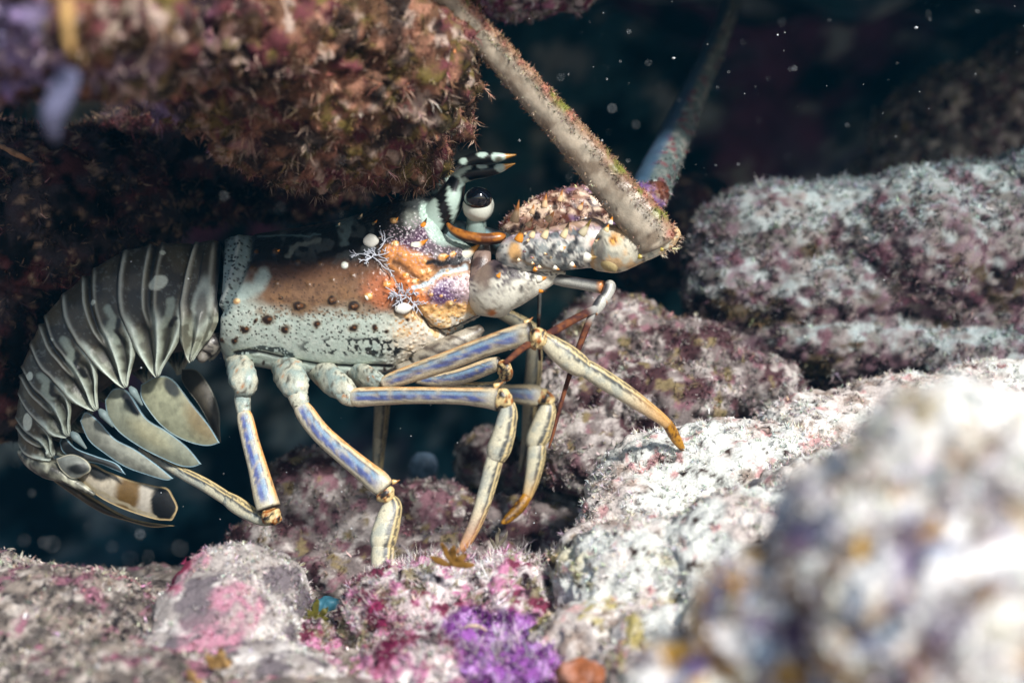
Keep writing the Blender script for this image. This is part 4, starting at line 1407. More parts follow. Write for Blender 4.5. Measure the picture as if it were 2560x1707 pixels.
# first near leg, folded under the second
g1 = leg(None, [
    ("upper_leg", 'thigh', [(1040, 948, -.020, 24), (1100, 950, -.024, 36), (1160, 938, -.028, 44), (1220, 916, -.031, 44), (1250, 906, -.033, 34)], dict(orange=.2, dorsal=(-.2, -1))),
    ("knee", 'joint', [(1246, 904, -.033, 30), (1260, 918, -.034, 44), (1264, 938, -.034, 44), (1258, 954, -.034, 26)], dict(lump=2)),
    ("lower_leg", 'shank', [(1258, 950, -.032, 20), (1230, 966, -.028, 24), (1160, 966, -.02, 24), (1090, 958, -.012, 16)], dict()),
], 820)
# far side legs, colours scaled down to paint in their shadow
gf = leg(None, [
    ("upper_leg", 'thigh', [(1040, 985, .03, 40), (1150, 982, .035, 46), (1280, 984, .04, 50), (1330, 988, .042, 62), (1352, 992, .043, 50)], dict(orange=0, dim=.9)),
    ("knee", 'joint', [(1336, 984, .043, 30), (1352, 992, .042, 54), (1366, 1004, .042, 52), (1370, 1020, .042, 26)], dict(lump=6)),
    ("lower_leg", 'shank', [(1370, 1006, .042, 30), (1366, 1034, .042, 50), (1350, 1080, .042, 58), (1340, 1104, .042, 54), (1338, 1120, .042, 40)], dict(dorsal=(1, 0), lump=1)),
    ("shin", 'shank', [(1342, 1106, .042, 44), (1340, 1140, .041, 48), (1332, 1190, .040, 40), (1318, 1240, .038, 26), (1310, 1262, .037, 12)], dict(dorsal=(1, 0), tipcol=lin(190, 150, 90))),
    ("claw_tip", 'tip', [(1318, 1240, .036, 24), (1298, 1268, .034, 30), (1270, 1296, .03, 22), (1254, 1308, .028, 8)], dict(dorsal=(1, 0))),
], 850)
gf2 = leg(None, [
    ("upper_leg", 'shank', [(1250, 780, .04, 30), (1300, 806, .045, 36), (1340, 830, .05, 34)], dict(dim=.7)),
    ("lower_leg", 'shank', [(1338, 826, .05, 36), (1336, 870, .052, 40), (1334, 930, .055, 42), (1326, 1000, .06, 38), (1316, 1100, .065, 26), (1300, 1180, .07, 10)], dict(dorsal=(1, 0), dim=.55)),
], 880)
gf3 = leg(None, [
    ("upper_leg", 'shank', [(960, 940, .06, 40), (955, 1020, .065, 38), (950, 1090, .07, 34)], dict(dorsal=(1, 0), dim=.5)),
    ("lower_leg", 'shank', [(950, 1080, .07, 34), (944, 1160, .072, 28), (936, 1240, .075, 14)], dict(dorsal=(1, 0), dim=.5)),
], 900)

# mouthparts under the head
for (pts, s) in [([(1040, 900, -.014, 50), (1100, 880, -.018, 62), (1160, 850, -.018, 52), (1205, 820, -.016, 24)], 910), ([(1000, 925, -.012, 44), (1060, 915, -.016, 50), (1120, 890, -.016, 40), (1180, 862, -.014, 16)], 913)]:
    V, q, t3, u, b, f = tube(pts, 24, 18)
    c = np.tile(lin(158, 150, 134), (len(V), 1))
    c = mix(c, lin(84, 74, 66), patch(mm(V) * np.array([.5, 1, 1.6]), 12, .54, .06, s))
    c = mix(c, lin(60, 50, 44), sstep(.75, 1, u) * .6)
    V = V + normals(V, q) * (UNIT * 9 * (fbm(mm(V), 16, 3, s) - .5))[:, None]
    build("mouthpart", V, q, t3, M_LEG, LOB, c)
V, q, t3, u, b, f = tube([(565, 850, 0, 40, 150), (650, 862, 0, 60, 190), (800, 884, 0, 66, 200), (950, 880, 0, 66, 190), (1080, 835, 0, 60, 140), (1150, 800, 0, 40, 90)], 40, 24)
build("belly_plate", V, q, t3, M_LEG, LOB, coxa_colour(V, 916))

# ---- head: horns, eyes, antenna bases -----------------------------------------
BLK, TEAL = lin(16, 15, 15), lin(172, 194, 184)


def horn(path, marks, Yname=None):
    V, q, t3, u, b, f = tube(path, 70, 26)
    qq = np.stack([1280 + V[:, 0] / UNIT * DIST / (DIST + V[:, 1]), 853.5 - V[:, 2] / UNIT * DIST / (DIST + V[:, 1])], -1)
    pt = Paint(qq, BLK, 930, 3, 14)
    for m in marks:
        pt.ell(*m)
    c = mix(pt.c, lin(176, 124, 44), sstep(.885, .915, u))
    return build("horn", V, q, t3, M_HORN, LOB, c)


horn([(1075, 575, -.010, 96), (1098, 540, -.014, 84), (1122, 505, -.017, 74), (1137, 470, -.018, 54), (1150, 444, -.019, 40), (1180, 432, -.020, 38), (1215, 428, -.021, 32), (1250, 421, -.022, 22), (1270, 415, -.022, 11), (1288, 409, -.022, 2)],
     [(1070, 545, 42, 42, TEAL, .1), (1090, 520, 20, 24, TEAL, .15), (1134, 490, 17, 70, TEAL, .12, 1, False, 6), (1160, 455, 40, 9, TEAL, .15, 1, False, -20), (1160, 424, 22, 9, TEAL, .15, 1, False, -25),
      (1135, 470, 10, 10, BLK, .1), (1110, 522, 15, 62, BLK, .12, 1, False, -14), (1205, 416, 14, 6, TEAL, .15), (1258, 418, 22, 14, TEAL, .1), (1134, 455, 16, 16, BLK, .12), (1185, 437, 26, 15, BLK, .15)])
horn([(1068, 520, .012, 70), (1100, 490, .014, 56), (1122, 456, .015, 40), (1142, 424, .016, 36), (1172, 404, .016, 34), (1205, 396, .016, 32), (1245, 394, .016, 24), (1268, 391, .016, 12), (1290, 387, .016, 2)],
     [(1082, 470, 22, 12, TEAL, .2, .7, False, -30), (1158, 403, 9, 9, TEAL, .15), (1205, 387, 14, 6, TEAL, .15), (1252, 392, 24, 15, TEAL, .1), (1246, 398, 9, 6, lin(96, 96, 84), .4), (1126, 447, 12, 10, TEAL, .2)])
# orange rim below the eye
V, q, t3, u, b, f = tube([(1118, 560, -.020, 10), (1135, 578, -.0225, 22), (1170, 592, -.024, 28), (1215, 598, -.024, 30), (1250, 594, -.023, 28), (1262, 588, -.022, 12)], 30, 18)
c = np.tile(lin(164, 102, 36), (len(V), 1))
c = mix(c, lin(100, 54, 22), patch(mm(V), 14, .52, .1, 940))
c = mix(c, lin(52, 30, 16), sstep(-.3, -.7, b))
build("brow_ridge", V, q, t3, M_HORN, LOB, c)
# inner head shelf carrying the eyes
V, q, t3, u, b, f = tube([(1110, 590, .0, 90, 150), (1160, 590, .0, 70, 150), (1220, 600, .0, 60, 130), (1290, 625, .0, 70, 120)], 30, 24)
c = np.tile(lin(120, 146, 150), (len(V), 1))
c = mix(c, lin(70, 70, 72), patch(mm(V), 16, .55, .08, 942))
build("face_plate", V, q, t3, M_SHELL, LOB, c)


def eye(x, y, Y):
    g = empty("eye", (0, 0, 0), LOB)
    V, q, t3, u, b, f = tube([(x - 4, y + 96, Y + .006, 56), (x - 4, y + 76, Y + .004, 50), (x - 4, y + 58, Y + .003, 46), (x - 3, y + 40, Y + .003, 44)], 18, 28, dorsal=(-1, 0))
    c = mix(np.tile(lin(130, 150, 144), (len(V), 1)), lin(70, 88, 84), patch(mm(V), 22, .58, .06, 950))
    build("eyestalk", V, q, t3, M_HORN, g, c)
    V, q, t3, u, b, f = tube([(x - 3, y + 54, Y, 10), (x - 3, y + 51, Y, 30), (x - 2, y + 44, Y, 52), (x - 1, y + 34, Y, 66), (x, y + 22, Y, 74), (x + 1, y + 8, Y, 75), (x + 1, y - 4, Y, 66)], 26, 36, dorsal=(-1, 0))
    build("eye_cup", V, q, t3, M_HORN, g, np.tile(lin(206, 210, 198), (len(V), 1)))
    # glossy ball, tilted towards the lens
    nu, nv = 24, 36
    th = np.linspace(.02, np.pi - .02, nu)
    ph = np.arange(nv) / nv * 2 * np.pi
    S = np.stack([np.sin(th)[:, None] * np.cos(ph), np.sin(th)[:, None] * np.sin(ph), np.cos(th)[:, None] * np.ones(nv)], -1).reshape(-1, 3)
    Vb = W(x + 2, y + 0, Y) + S * np.array([34, 34, 29]) * UNIT + np.array([0, -.0034, .0003])
    qd = quads_grid(nu, nv, True)[:, ::-1]
    e0 = len(Vb)
    Vb = np.vstack([Vb, Vb[:nv].mean(0), Vb[-nv:].mean(0)])
    j = np.arange(nv); j2 = (j + 1) % nv
    t3 = np.vstack([np.stack([np.full(nv, e0), j, j2], -1), np.stack([np.full(nv, e0 + 1), (nu - 1) * nv + j2, (nu - 1) * nv + j], -1)])
    build("eyeball", Vb, qd, t3, M_EYE, g, np.tile(lin(9, 11, 18), (len(Vb), 1)))


eye(1193, 501, -.019)
eye(1196, 500, .030)


def head_paint(V, base, seed, dark=True):
    qq = px_of(V)
    pt = Paint(qq, base, seed, 5, 14)
    return pt


# near antenna: base of three joints, then the thick tapering whip
AB = empty("antenna_base", (0, 0, 0), LOB)
V, q, t3, u, b, f = tube([(1186, 770, -.012, 50), (1212, 742, -.018, 130), (1245, 718, -.022, 138), (1290, 706, -.024, 118), (1340, 694, -.025, 82), (1385, 684, -.025, 46), (1412, 678, -.024, 14)], 60, 48, depth=.75, dorsal=(-.3, -1))
pt = head_paint(V, lin(218, 216, 202), 960)
x, y = pt.q[:, 0], pt.q[:, 1]
up = sstep(30, -10, y - (712 - .30 * (x - 1230)))
pt.mask(sstep(20, -20, y - (690 - .18 * (x - 1250))) * sstep(1300, 1240, x), lin(120, 96, 88))
pt.noise(12, .52, .03, lin(66, 58, 64), up * .9)
pt.noise(8, .68, .03, lin(120, 110, 100), .5, s=7)
pt.dots(9, 2.6, lin(70, 58, 66), sstep(40, 0, y - (720 - .25 * (x - 1230))), .7, s=1)
pt.ell(1206, 690, 22, 40, lin(136, 118, 104), .5, .8)
pt.ell(1228, 782, 12, 9, lin(196, 122, 62), .4)
pt.line([(1190, 742), (1214, 776), (1252, 772)], 5, lin(150, 140, 120), .5, .7)
build("base_plate", V, q, t3, M_SHELL, AB, pt.c)

V, q, t3, u, b, f = tube([(1262, 650, -.018, 60), (1285, 640, -.024, 98), (1330, 630, -.028, 106), (1390, 622, -.031, 112), (1450, 612, -.032, 120), (1490, 606, -.032, 124), (1508, 604, -.031, 96)], 70, 56, depth=.9)
N = normals(V, q)
V = V + N * (UNIT * 3.5 * (fbm(mm(V), 26, 3, 965) - .5))[:, None]
pt = head_paint(V, lin(216, 216, 208), 966)
x, y = pt.q[:, 0], pt.q[:, 1]
ub = sstep(16, -16, y - (594 - .10 * (x - 1380)))
pt.mask(ub * .85, lin(122, 92, 116))
pt.noise(26, .54, .04, lin(206, 150, 96), ub * .8, s=5)
pt.noise(9, .57, .03, lin(220, 206, 210), ub * .8, s=6)
pt.noise(15, .54, .025, lin(58, 60, 66), .9 * sstep(1270, 1300, x) * sstep(1480, 1440, x))
pt.noise(11, .57, .03, lin(112, 124, 128), .7, s=2)
pt.dots(7, 1.8, lin(70, 66, 74), .8, .5, s=4)
pt.mask(sstep(8, -8, y - 574 + .10 * (x - 1380)) * .7, lin(196, 160, 132))
pt.ell(1286, 630, 16, 24, lin(226, 180, 120), .4)
pt.line([(1290, 645), (1340, 668), (1400, 676)], 7, lin(140, 120, 90), .5, .8)
pt.ell(1480, 600, 18, 24, lin(226, 220, 210), .5)
pt.ell(1484, 606, 9, 12, lin(220, 150, 130), .5, .8)
build("base_joint", V, q, t3, M_SHELL, AB, pt.c)

V, q, t3, u, b, f = tube([(1484, 616, -.030, 70), (1500, 618, -.033, 116), (1535, 622, -.036, 120), (1580, 614, -.038, 104), (1630, 602, -.039, 84), (1670, 590, -.039, 60), (1696, 578, -.038, 26)], 60, 48, depth=.9)
N = normals(V, q)
V = V + N * (UNIT * 6 * (fbm(mm(V), 24, 3, 970) - .5))[:, None]
pt = head_paint(V, lin(206, 202, 182), 971)
pt.noise(22, .58, .06, lin(136, 142, 136), .7)
pt.noise(12, .66, .05, lin(60, 56, 50), .8, s=2)
pt.noise(30, .6, .06, lin(206, 160, 100), .7, s=3)
pt.ell(1500, 615, 12, 50, lin(96, 90, 84), .5, .8)
pt.ell(1533, 601, 12, 12, lin(214, 160, 90), .3, raw=True)
pt.ell(1533, 601, 8, 8, lin(120, 70, 30), .3, raw=True)
pt.ell(1533, 601, 4.5, 4.5, lin(230, 180, 90), .3, raw=True)
build("base_joint", V, q, t3, M_SHELL, AB, pt.c)
V, q, t3, u, b, f = tube([(1512, 640, -.038, 60), (1526, 660, -.040, 44), (1534, 672, -.041, 26), (1538, 680, -.041, 8)], 18, 20, dorsal=(1, 0))
build("hook", V, q, t3, M_SHELL, AB, mix(np.tile(lin(176, 158, 112), (len(V), 1)), lin(84, 70, 44), sstep(.5, 1, u) * .5 + patch(mm(V), 12, .6, .05, 972) * .5))
V, q, t3, u, b, f = tube([(1212, 610, -.016, 26), (1206, 640, -.0215, 44), (1200, 680, -.024, 46), (1196, 716, -.0235, 40), (1200, 742, -.020, 20)], 30, 20, depth=.5, dorsal=(1, 0))
c = mix(np.tile(lin(132, 112, 102), (len(V), 1)), lin(70, 54, 50), patch(mm(V), 14, .52, .06, 975))
build("cheek_membrane", V, q, t3, M_SHELL, AB, c)
rs = np.random.default_rng(44)
for i in range(34):
    x = rs.uniform(1285, 1570)
    y = rs.uniform(575, 672)
    if abs(y - (628 - .08 * (x - 1330))) > 46: continue
    Yn = -.029 - .0115 * math.sqrt(max(.05, 1 - ((y - (630 - .1 * (x - 1330))) / 58) ** 2)) - (.004 if x > 1490 else 0)
    spine(AB, x, y, Yn + .0012, .7, -.5 if y < 620 else .3, rs.uniform(6, 11), rs.uniform(6, 10), CRM if i % 3 else lin(176, 140, 150), ORG if i % 2 else lin(120, 84, 50))
for (x, y, dx, dy, ln, wd, base, tip, Y) in [
    (1362, 588, .5, -1, 30, 18, CRM, DRK, -.048), (1410, 586, .5, -1, 32, 18, CRM, DRK, -.049), (1458, 580, .6, -.8, 34, 20, lin(200, 190, 160), lin(110, 90, 30), -.049), (1298, 596, .4, -1, 28, 22, ORG, DRK, -.045),
    (1404, 622, .6, -.2, 12, 16, WHT, ORG, -.0520), (1468, 644, 1, .1, 26, 26, WHT, lin(130, 100, 40), -.0555), (1430, 662, .7, .5, 16, 14, WHT, ORG, -.050), (1338, 674, .7, .3, 14, 12, ORG, DRK, -.042),
    (1348, 698, 1, -.1, 20, 20, WHT, ORG, -.0425), (1388, 670, .7, .4, 14, 12, WHT, ORG, -.044), (1246, 690, .3, -.5, 10, 12, ORG, ORG, -.0455), (1352, 728, .9, .1, 16, 10, ORG, DRK, -.034),
    (1516, 574, .4, -.8, 14, 14, lin(230, 200, 150), ORG, -.052), (1526, 556, .4, -.9, 14, 14, WHT, ORG, -.051), (1600, 642, .9, .2, 14, 12, lin(170, 150, 60), DRK, -.053), (1655, 624, .9, .1, 12, 10, lin(170, 150, 60), DRK, -.051),
    (1330, 588, .5, -1, 22, 16, CRM, DRK, -.047)]:
    spine(AB, x, y, Y, dx, dy, ln, wd, base, tip)

AN = empty("antenna", (0, 0, 0), LOB)
V, q, t3, u, b, f = tube([(1640, 614, -.042, 104), (1616, 572, -.043, 110), (1545, 486, -.044, 98), (1478, 404, -.048, 88), (1410, 326, -.053, 80), (1306, 207, -.064, 73), (1208, 98, -.077, 67), (1116, -2, -.090, 62), (1000, -125, -.108, 60), (900, -230, -.125, 52)],
                     150, 40, power=.85, depth=.75, dorsal=(1, -.8))
pt = head_paint(V, lin(140, 131, 116), 980)
p = mm(V)
c = pt.c
c = mix(c, lin(172, 160, 142), patch(p, 24, .55, .08, 981))
c = mix(c, lin(120, 106, 90), patch(p, 40, .56, .08, 982))
ridge = sstep(.25, .7, b + .25 * (fbm(p, 20, 2, 983) - .5))
c = mix(c, lin(146, 112, 86), ridge * .85)
c = mix(c, lin(172, 112, 96), ridge * patch(p, 40, .56, .05, 984) * .8)
c = mix(c, lin(70, 52, 40), ridge * patch(p, 14, .58, .05, 994) * .7)
c = mix(c, lin(120, 120, 56), ridge * patch(p, 50, .62, .05, 985))
wo, idn = worley(p, 20, 986)
c = mix(c, lin(60, 40, 26), (1 - sstep(.12, .2, wo)) * (idn > .4) * sstep(.35, .1, u) * .85)
wo, idn = worley(p * np.array([1, 1, 1]), 13, 987)
c = mix(c, lin(60, 34, 22), (1 - sstep(.2, .3, wo)) * sstep(.0, .15, b) * sstep(.45, .3, b) * sstep(.3, .15, u) * .9)
N = normals(V, q)
V2 = V + N * (UNIT * 5 * (fbm(p, 12, 3, 988) - .5) + UNIT * 6 * ridge * fbm(p, 16, 2, 989))[:, None]
whip = build("whip", V2, q, t3, M_SHELL, AN, c)
rg = np.random.default_rng(5)
sel = np.nonzero((b > .15) & (u > .005))[0]
for i in range(26):
    j = int(8 + i * 4.6) * 40
    for want, sd in ((.9, 1), (-.95, -1)):
        jj = j + int(np.argmin(np.abs(b[j:j + 40] - want)))
        q0 = px_of(V2[jj:jj + 1])[0]
        ln_ = rg.uniform(9, 16)
        spine(AN, q0[0], q0[1], V2[jj, 1] + .001, .75 * sd - .35, -.55 * sd - .5, ln_, 7, lin(150, 120, 90), lin(90, 56, 36), "edge_spine", 0)
k = rg.choice(sel, 2600)
turf("antenna_fuzz", AN, V2[k], N[k], c[k] * 1.1, 7, 1.5, 5, .9, (0, 0, .1), 27, .35, lin(214, 186, 160), .25)
sel = np.nonzero((b < -.6))[0]
k = rg.choice(sel, 700)
turf("antenna_fuzz", AN, V2[k], N[k], c[k], 5, 1.6, 4, .8, (0, 0, 0), 28, .3, lin(200, 160, 120), .3)
# bristles at the elbow of the whip
Vt, qt, tt, ut, bt, ft = tube([(1640, 622, -.044, 40), (1672, 604, -.042, 44), (1696, 582, -.040, 30)], 20, 20)
Nt = normals(Vt, qt)
k = rg.choice(len(qt), 80)
turf("antenna_fuzz", AN, Vt[qt[k, 0]], Nt[qt[k, 0]] + np.array([.6, 0, 0]), np.tile(lin(176, 158, 134), (80, 1)), 10, 1.7, 5, .7, (.2, 0, 0), 29, .3, lin(230, 220, 205), .3)

# far antenna and its shaggy base
AB2 = empty("antenna_base", (0, 0, 0), LOB)
V, q, t3, u, b, f = tube([(1262, 590, .012, 50), (1290, 572, .012, 78), (1350, 548, .014, 104), (1420, 530, .016, 118), (1490, 520, .020, 112), (1550, 510, .026, 90), (1610, 500, .034, 80), (1650, 480, .042, 60)], 80, 44)
N = normals(V, q)
p = mm(V)
V = V + N * (UNIT * 12 * (fbm(p, 30, 3, 990) - .5))[:, None]
c = np.tile(lin(140, 106, 88), (len(V), 1))
c = mix(c, lin(226, 200, 176), patch(p, 30, .54, .05, 991))
c = mix(c, lin(70, 48, 44), patch(p, 20, .6, .04, 995))
c = mix(c, lin(112, 84, 128), patch(p, 50, .54, .06, 992) * sstep(1380, 1440, px_of(V)[:, 0]))
c = mix(c, lin(96, 54, 40), patch(p, 26, .58, .06, 993))
o = build("base_joint", V, q, t3, M_SHELL, AB2, c)
k = rg.choice(len(V) - 2, 1500)
turf("base_fuzz", AB2, V[k], N[k], c[k], 8, 2.0, 5, 1.0, (0, 0, .1), 30, .4, lin(220, 190, 200), .2)
for (x, y, dx, dy, ln, wd, Y) in [(1288, 545, .25, -1, 40, 22, -.004), (1361, 512, .2, -1, 26, 16, -.002), (1400, 498, .3, -1, 22, 14, 0), (1322, 562, .5, -.8, 20, 16, -.008), (1372, 548, .5, -.6, 22, 20, -.010), (1330, 530, .3, -1, 18, 14, -.004), (1450, 520, .5, -.8, 18, 14, -.006)]:
    spine(AB2, x, y, Y, dx, dy, ln, wd, lin(226, 190, 150), lin(186, 120, 60))
AN2 = empty("antenna", (0, 0, 0), LOB)
V, q, t3, u, b, f = tube([(1618, 492, .045, 100), (1636, 446, .065, 96), (1680, 356, .115, 84), (1732, 238, .18, 66), (1786, 120, .26, 52), (1820, 32, .32, 44), (1850, -60, .38, 38)], 100, 32, dorsal=(-1, -.4))
p = mm(V)
c = np.tile(lin(86, 98, 96), (len(V), 1))
c = mix(c, lin(130, 132, 126), patch(p, 24, .56, .06, 996))
c = mix(c, lin(110, 60, 66), patch(p, 24, .63, .04, 997))
c = mix(c, lin(58, 84, 108), sstep(.1, .5, b) * .9)
N = normals(V, q)
V = V + N * (UNIT * 6 * (fbm(p, 16, 3, 998) - .5))[:, None]
build("whip", V, q, t3, M_SHELL, AN2, c)
sel = np.nonzero(b < .2)[0]
k = rg.choice(sel, 1200)
turf("antenna_fuzz", AN2, V[k], N[k], c[k], 9, 2.2, 4, .9, (0, 0, 0), 31, .35, lin(190, 190, 186), .2)

# antennules
def antennule(base, whips, dim=1.0):
    g = empty("antennule", (0, 0, 0), LOB)
    for i, pts in enumerate(base):
        V, q, t3, u, b, f = tube(pts, 22, 18)
        c = np.tile(lin(176, 176, 168), (len(V), 1))
        c = mix(c, lin(66, 66, 70), sstep(.1, .5, b + .3 * (fbm(mm(V), 9, 2, 1000 + i) - .5)))
        c = mix(c, lin(190, 120, 56), sstep(.9, 1, u) * .9)
        build("antennule_joint", V, q, t3, M_LEG, g, c * dim)
    for pts in whips:
        V, q, t3, u, b, f = tube(pts, 60, 12)
        c = np.tile(lin(110, 66, 42), (len(V), 1))
        c = mix(c, lin(70, 40, 36), patch(mm(V), 12, .5, .1, 1003))
        c = mix(c, lin(150, 150, 146), sstep(.12, .03, u))
        build("antennule_whip", V, q, t3, M_FUZZ, g, c * dim)


antennule([[(1360, 690, -.024, 24), (1400, 700, -.026, 30), (1450, 709, -.03, 30), (1506, 718, -.034, 34)], [(1516, 706, -.034, 18), (1524, 716, -.035, 32), (1516, 738, -.037, 28), (1506, 752, -.038, 28)], [(1508, 744, -.038, 26), (1498, 762, -.039, 30), (1484, 782, -.04, 22)]],
          [[(1490, 772, -.04, 22), (1440, 796, -.048, 20), (1370, 836, -.058, 20), (1310, 868, -.068, 18), (1262, 908, -.078, 13)],
           [(1482, 780, -.04, 18), (1462, 830, -.043, 17), (1436, 900, -.047, 14), (1408, 990, -.052, 11), (1384, 1080, -.057, 8), (1372, 1120, -.06, 4)]])
antennule([[(1348, 720, .02, 12), (1348, 760, .02, 10), (1347, 790, .02, 9)]], [[(1347, 786, .02, 9), (1346, 830, .022, 8), (1350, 900, .03, 7)]], .6)  # far antennule, same colours darkened to paint it as shaded

# ------------------------------------------------------------------ small growth on the rocks
def leaf_alga(name, label, x, y, Y, leaves, col, seed):
    r = np.random.default_rng(seed)
    g = empty(name, W(x, y, Y))
    tag(g, label, "alga")
    for (dx, dy, ln, wd) in leaves:
        k = math.hypot(dx, dy)
        dx, dy = dx / k, dy / k
        V, q, t3, u, b, f = tube([(x + dx * ln * t + r.normal() * 2, y + dy * ln * t + r.normal() * 2, Y - .002 * t + r.normal() * .0006, wd * s, 2.5) for t, s in ((0, .25), (.3, .8), (.6, 1.0), (.85, .6), (1, .05))], 18, 14)
        c = mix(np.tile(col, (len(V), 1)), np.asarray(col) * .55, patch(mm(V), 14, .55, .1, seed))
        build("frond", V, q, t3, M_LEAF, g, c)


leaf_alga("leafy_alga", "brown jagged leafy alga sprouting on top of the violet crusted rock", 1130, 1412, -.105,
          [(-.9, -.35, 60, 20), (-.4, -1, 62, 16), (.1, -1, 50, 18), (.7, -.5, 46, 20), (1, -.05, 60, 18)], lin(122, 88, 34), 1)
leaf_alga("leafy_alga", "tan three-lobed leafy alga at the foot of the rosy boulder", 545, 1668, -.165, [(-.5, -.6, 44, 26), (.2, -1, 52, 28), (.9, -.5, 40, 26)], lin(150, 118, 72), 2)
leaf_alga("leafy_alga", "pale tan leafy alga cut by the bottom edge below the rosy boulder", 478, 1716, -.17, [(-.8, -.4, 40, 22), (-.1, -1, 46, 26), (.8, -.4, 36, 22)], lin(164, 130, 84), 3)
leaf_alga("leafy_alga", "olive curly alga in the dark gap left of the violet crusted rock", 790, 1548, -.08, [(-.6, -.6, 40, 16), (0, -1, 52, 18), (.7, -.7, 44, 16), (-1, -.1, 40, 14), (1, -.2, 36, 14)], lin(96, 92, 34), 4)
leaf_alga("leafy_alga", "translucent grey-brown alga sprig behind the violet crusted rock's crest", 1240, 1380, -.05, [(.1, -1, 66, 10), (.5, -.9, 60, 10), (-.3, -1, 40, 9)], lin(120, 112, 96), 5)

# pale blue sponge, orange sponge, curled tube worm, tube at the upper left
def lump(name, label, cat, x, y, Y, rx, ry, rd, col, col2, seed, mat=M_ROCK, amp=5):
    V, q, t3, u, b, f = tube([(x - rx, y, Y, 2, 2)] + [(x + rx * math.cos(a), y, Y, 2 * ry * math.sin(a), 2 * rd * math.sin(a)) for a in np.linspace(2.8, .34, 9)] + [(x + rx, y, Y, 2, 2)], 40, 36)
    N = normals(V, q)
    p = mm(V)
    V = V + N * (UNIT * amp * (fbm(p, 24, 3, seed) - .5) * 2)[:, None]
    c = mix(np.tile(col, (len(V), 1)), col2, patch(p, 24, .55, .07, seed + 1))
    tag(build(name, V, q, t3, mat, None, c), label, cat)


lump("sponge", "smooth pale blue rounded sponge in the gap behind the fourth leg", "sponge", 1058, 1165, .15, 38, 36, 24, lin(84, 104, 124), lin(66, 84, 104), 1100, M_FIN, 8)
lump("sponge", "orange-brown lumpy sponge at the bottom edge right of the violet crust", "sponge", 1450, 1690, -.165, 62, 50, 40, lin(140, 84, 54), lin(176, 128, 110), 1105, M_ROCK, 16)
lump("sponge", "cyan-grey smooth stone-like sponge deep in the gap between boulder and violet rock", "sponge", 818, 1515, -.02, 40, 26, 24, lin(54, 104, 122), lin(44, 80, 96), 1110, M_FIN, 8)
V, q, t3, u, b, f = tube([(1140, 1640, -.118, 9), (1140, 1606, -.121, 10), (1152, 1578, -.124, 10), (1176, 1564, -.125, 10), (1200, 1566, -.125, 8), (1216, 1576, -.123, 5)], 50, 14)
tag(build("tube_worm", V, q, t3, M_FUZZ, None, np.tile(lin(196, 174, 150), (len(V), 1)) * (1 + .15 * np.sin(u * 120))[:, None]), "pale curled worm tube on the violet crust", "worm")
def stalk(label, pts, col):
    V, q, t3, u, b, f = tube(pts, 30, 16)
    N = normals(V, q)
    V = V + N * (UNIT * 9 * (fbm(mm(V), 12, 3, 1120) - .5))[:, None]
    c = mix(np.tile(col, (len(V), 1)), np.asarray(col) * .6, patch(mm(V), 16, .56, .08, 1121))
    tag(build("coral_stalk", V, q, t3, M_FUZZ, None, c), label, "coral")


stalk("blurred yellow coral stalk hanging on the overhang's upper left", [(166, 0, -.30, 26), (169, 50, -.302, 34), (172, 100, -.304, 30), (174, 134, -.304, 12)], lin(186, 150, 96))
stalk("lavender coral knob hanging below the overhang's left end", [(170, 190, -.29, 60), (150, 250, -.295, 62), (128, 300, -.295, 48), (142, 350, -.292, 18)], lin(96, 98, 124))
stalk("short orange coral twig lying across the overhang's front", [(1082, 118, -.095, 10), (1100, 122, -.098, 17), (1130, 128, -.098, 16), (1150, 132, -.096, 6)], lin(230, 150, 96))
stalk("faint tan coral twig on the dark rock at the frame's side", [(-5, 362, -.03, 10), (30, 380, -.035, 15), (60, 395, -.035, 13), (84, 404, -.03, 5)], lin(140, 106, 80))

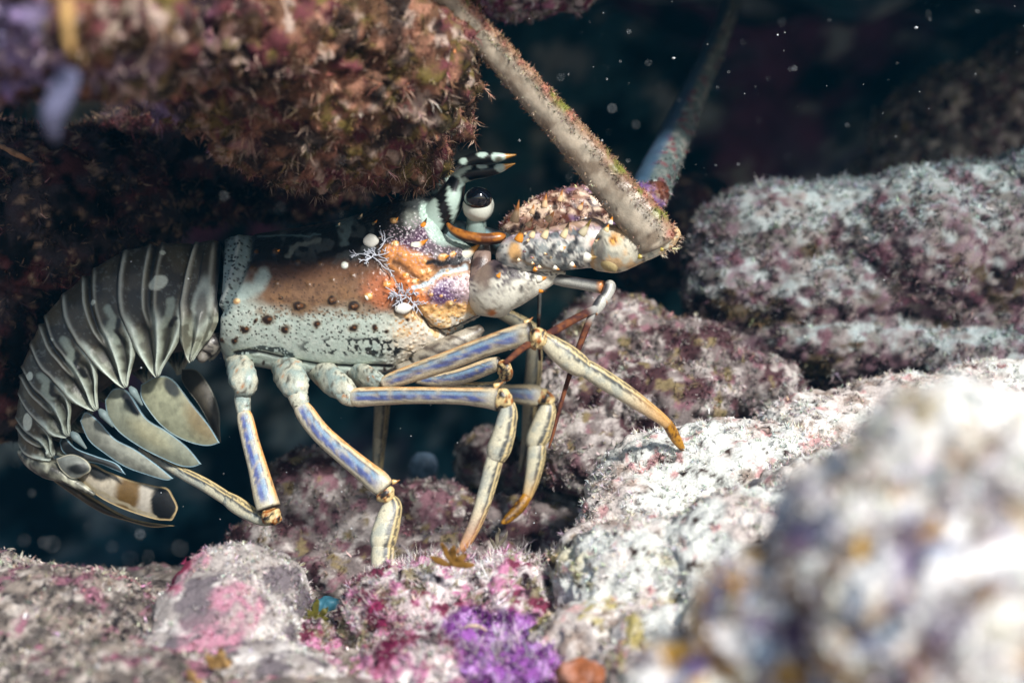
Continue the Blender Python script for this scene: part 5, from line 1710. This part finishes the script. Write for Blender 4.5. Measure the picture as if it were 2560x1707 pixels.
# ------------------------------------------------------------------ drifting particles
def particles():
    r = np.random.default_rng(77)
    pts = []
    for _ in range(150):
        pts.append((r.uniform(1250, 2560), r.uniform(0, 520), r.uniform(-.22, .08), .3 + 1.2 * r.random() ** 2.5))
    for _ in range(70):
        pts.append((r.uniform(300, 1500), r.uniform(480, 1350), r.uniform(-.08, .06), r.uniform(.6, 1.5)))
    for (x, y, rad) in [(2290, 70, 7), (1684, 146, 6), (1300, 170, 7), (1505, 352, 6), (1944, 88, 4), (1962, 82, 3), (2210, 700, 4)]:
        pts.append((x, y, .02, rad * .6))
    for (x, y) in [(1530, 272), (1590, 312), (217, 1315), (280, 1366), (325, 1395), (80, 1232), (370, 1390), (45, 1150), (700, 520), (560, 490), (350, 1335), (60, 1350), (110, 1355), (130, 1360), (850, 400), (450, 1370)]:
        pts.append((x, y, r.uniform(-.32, -.20), r.uniform(1.0, 1.9)))
    t = (1 + 5 ** .5) / 2
    ico = np.array([[-1, t, 0], [1, t, 0], [-1, -t, 0], [1, -t, 0], [0, -1, t], [0, 1, t], [0, -1, -t], [0, 1, -t], [t, 0, -1], [t, 0, 1], [-t, 0, -1], [-t, 0, 1]], float)
    ico /= np.linalg.norm(ico[0])
    fc = np.array([[0, 11, 5], [0, 5, 1], [0, 1, 7], [0, 7, 10], [0, 10, 11], [1, 5, 9], [5, 11, 4], [11, 10, 2], [10, 7, 6], [7, 1, 8], [3, 9, 4], [3, 4, 2], [3, 2, 6], [3, 6, 8], [3, 8, 9], [4, 9, 5], [2, 4, 11], [6, 2, 10], [8, 6, 7], [9, 8, 1]])
    Vs, Fs = [], []
    for i, (x, y, Y, rad) in enumerate(pts):
        Vs.append(W(x, y, Y) + ico * rad * UNIT * r.uniform(.6, 1.4, 3))
        Fs.append(fc + 12 * i)
    V = np.vstack(Vs)
    o = build("drifting_particles", V, None, np.vstack(Fs), M_SNOW, None, np.tile(lin(220, 228, 232), (len(V), 1)))
    tag(o, "tiny pale specks drifting in the dark water", "particles", kind="stuff")


particles()


# ------------------------------------------------------------------ the water itself
def water():
    x0, x1, y0, y1, z0, z1 = -1.9, 1.9, -1.4, 1.9, -1.3, 0.8
    V = np.array([[x, y, z] for x in (x0, x1) for y in (y0, y1) for z in (z0, z1)], float)
    F = np.array([[0, 1, 3, 2], [4, 6, 7, 5], [0, 4, 5, 1], [2, 3, 7, 6], [0, 2, 6, 4], [1, 5, 7, 3]])
    m = bpy.data.materials.new("water_haze")
    m.use_nodes = True
    n, l = m.node_tree.nodes, m.node_tree.links
    n.remove(n["Principled BSDF"])
    v = n.new("ShaderNodeVolumePrincipled")
    v.inputs["Color"].default_value = (0.012, 0.36, 0.66, 1)
    v.inputs["Density"].default_value = HAZE
    v.inputs["Anisotropy"].default_value = 0.2
    l.new(v.outputs[0], n["Material Output"].inputs["Volume"])
    tag(build("haze", V, F, None, m, None, None, False), "clear blue water filling the cave", "water", kind="stuff")


HAZE = 0.046
water()
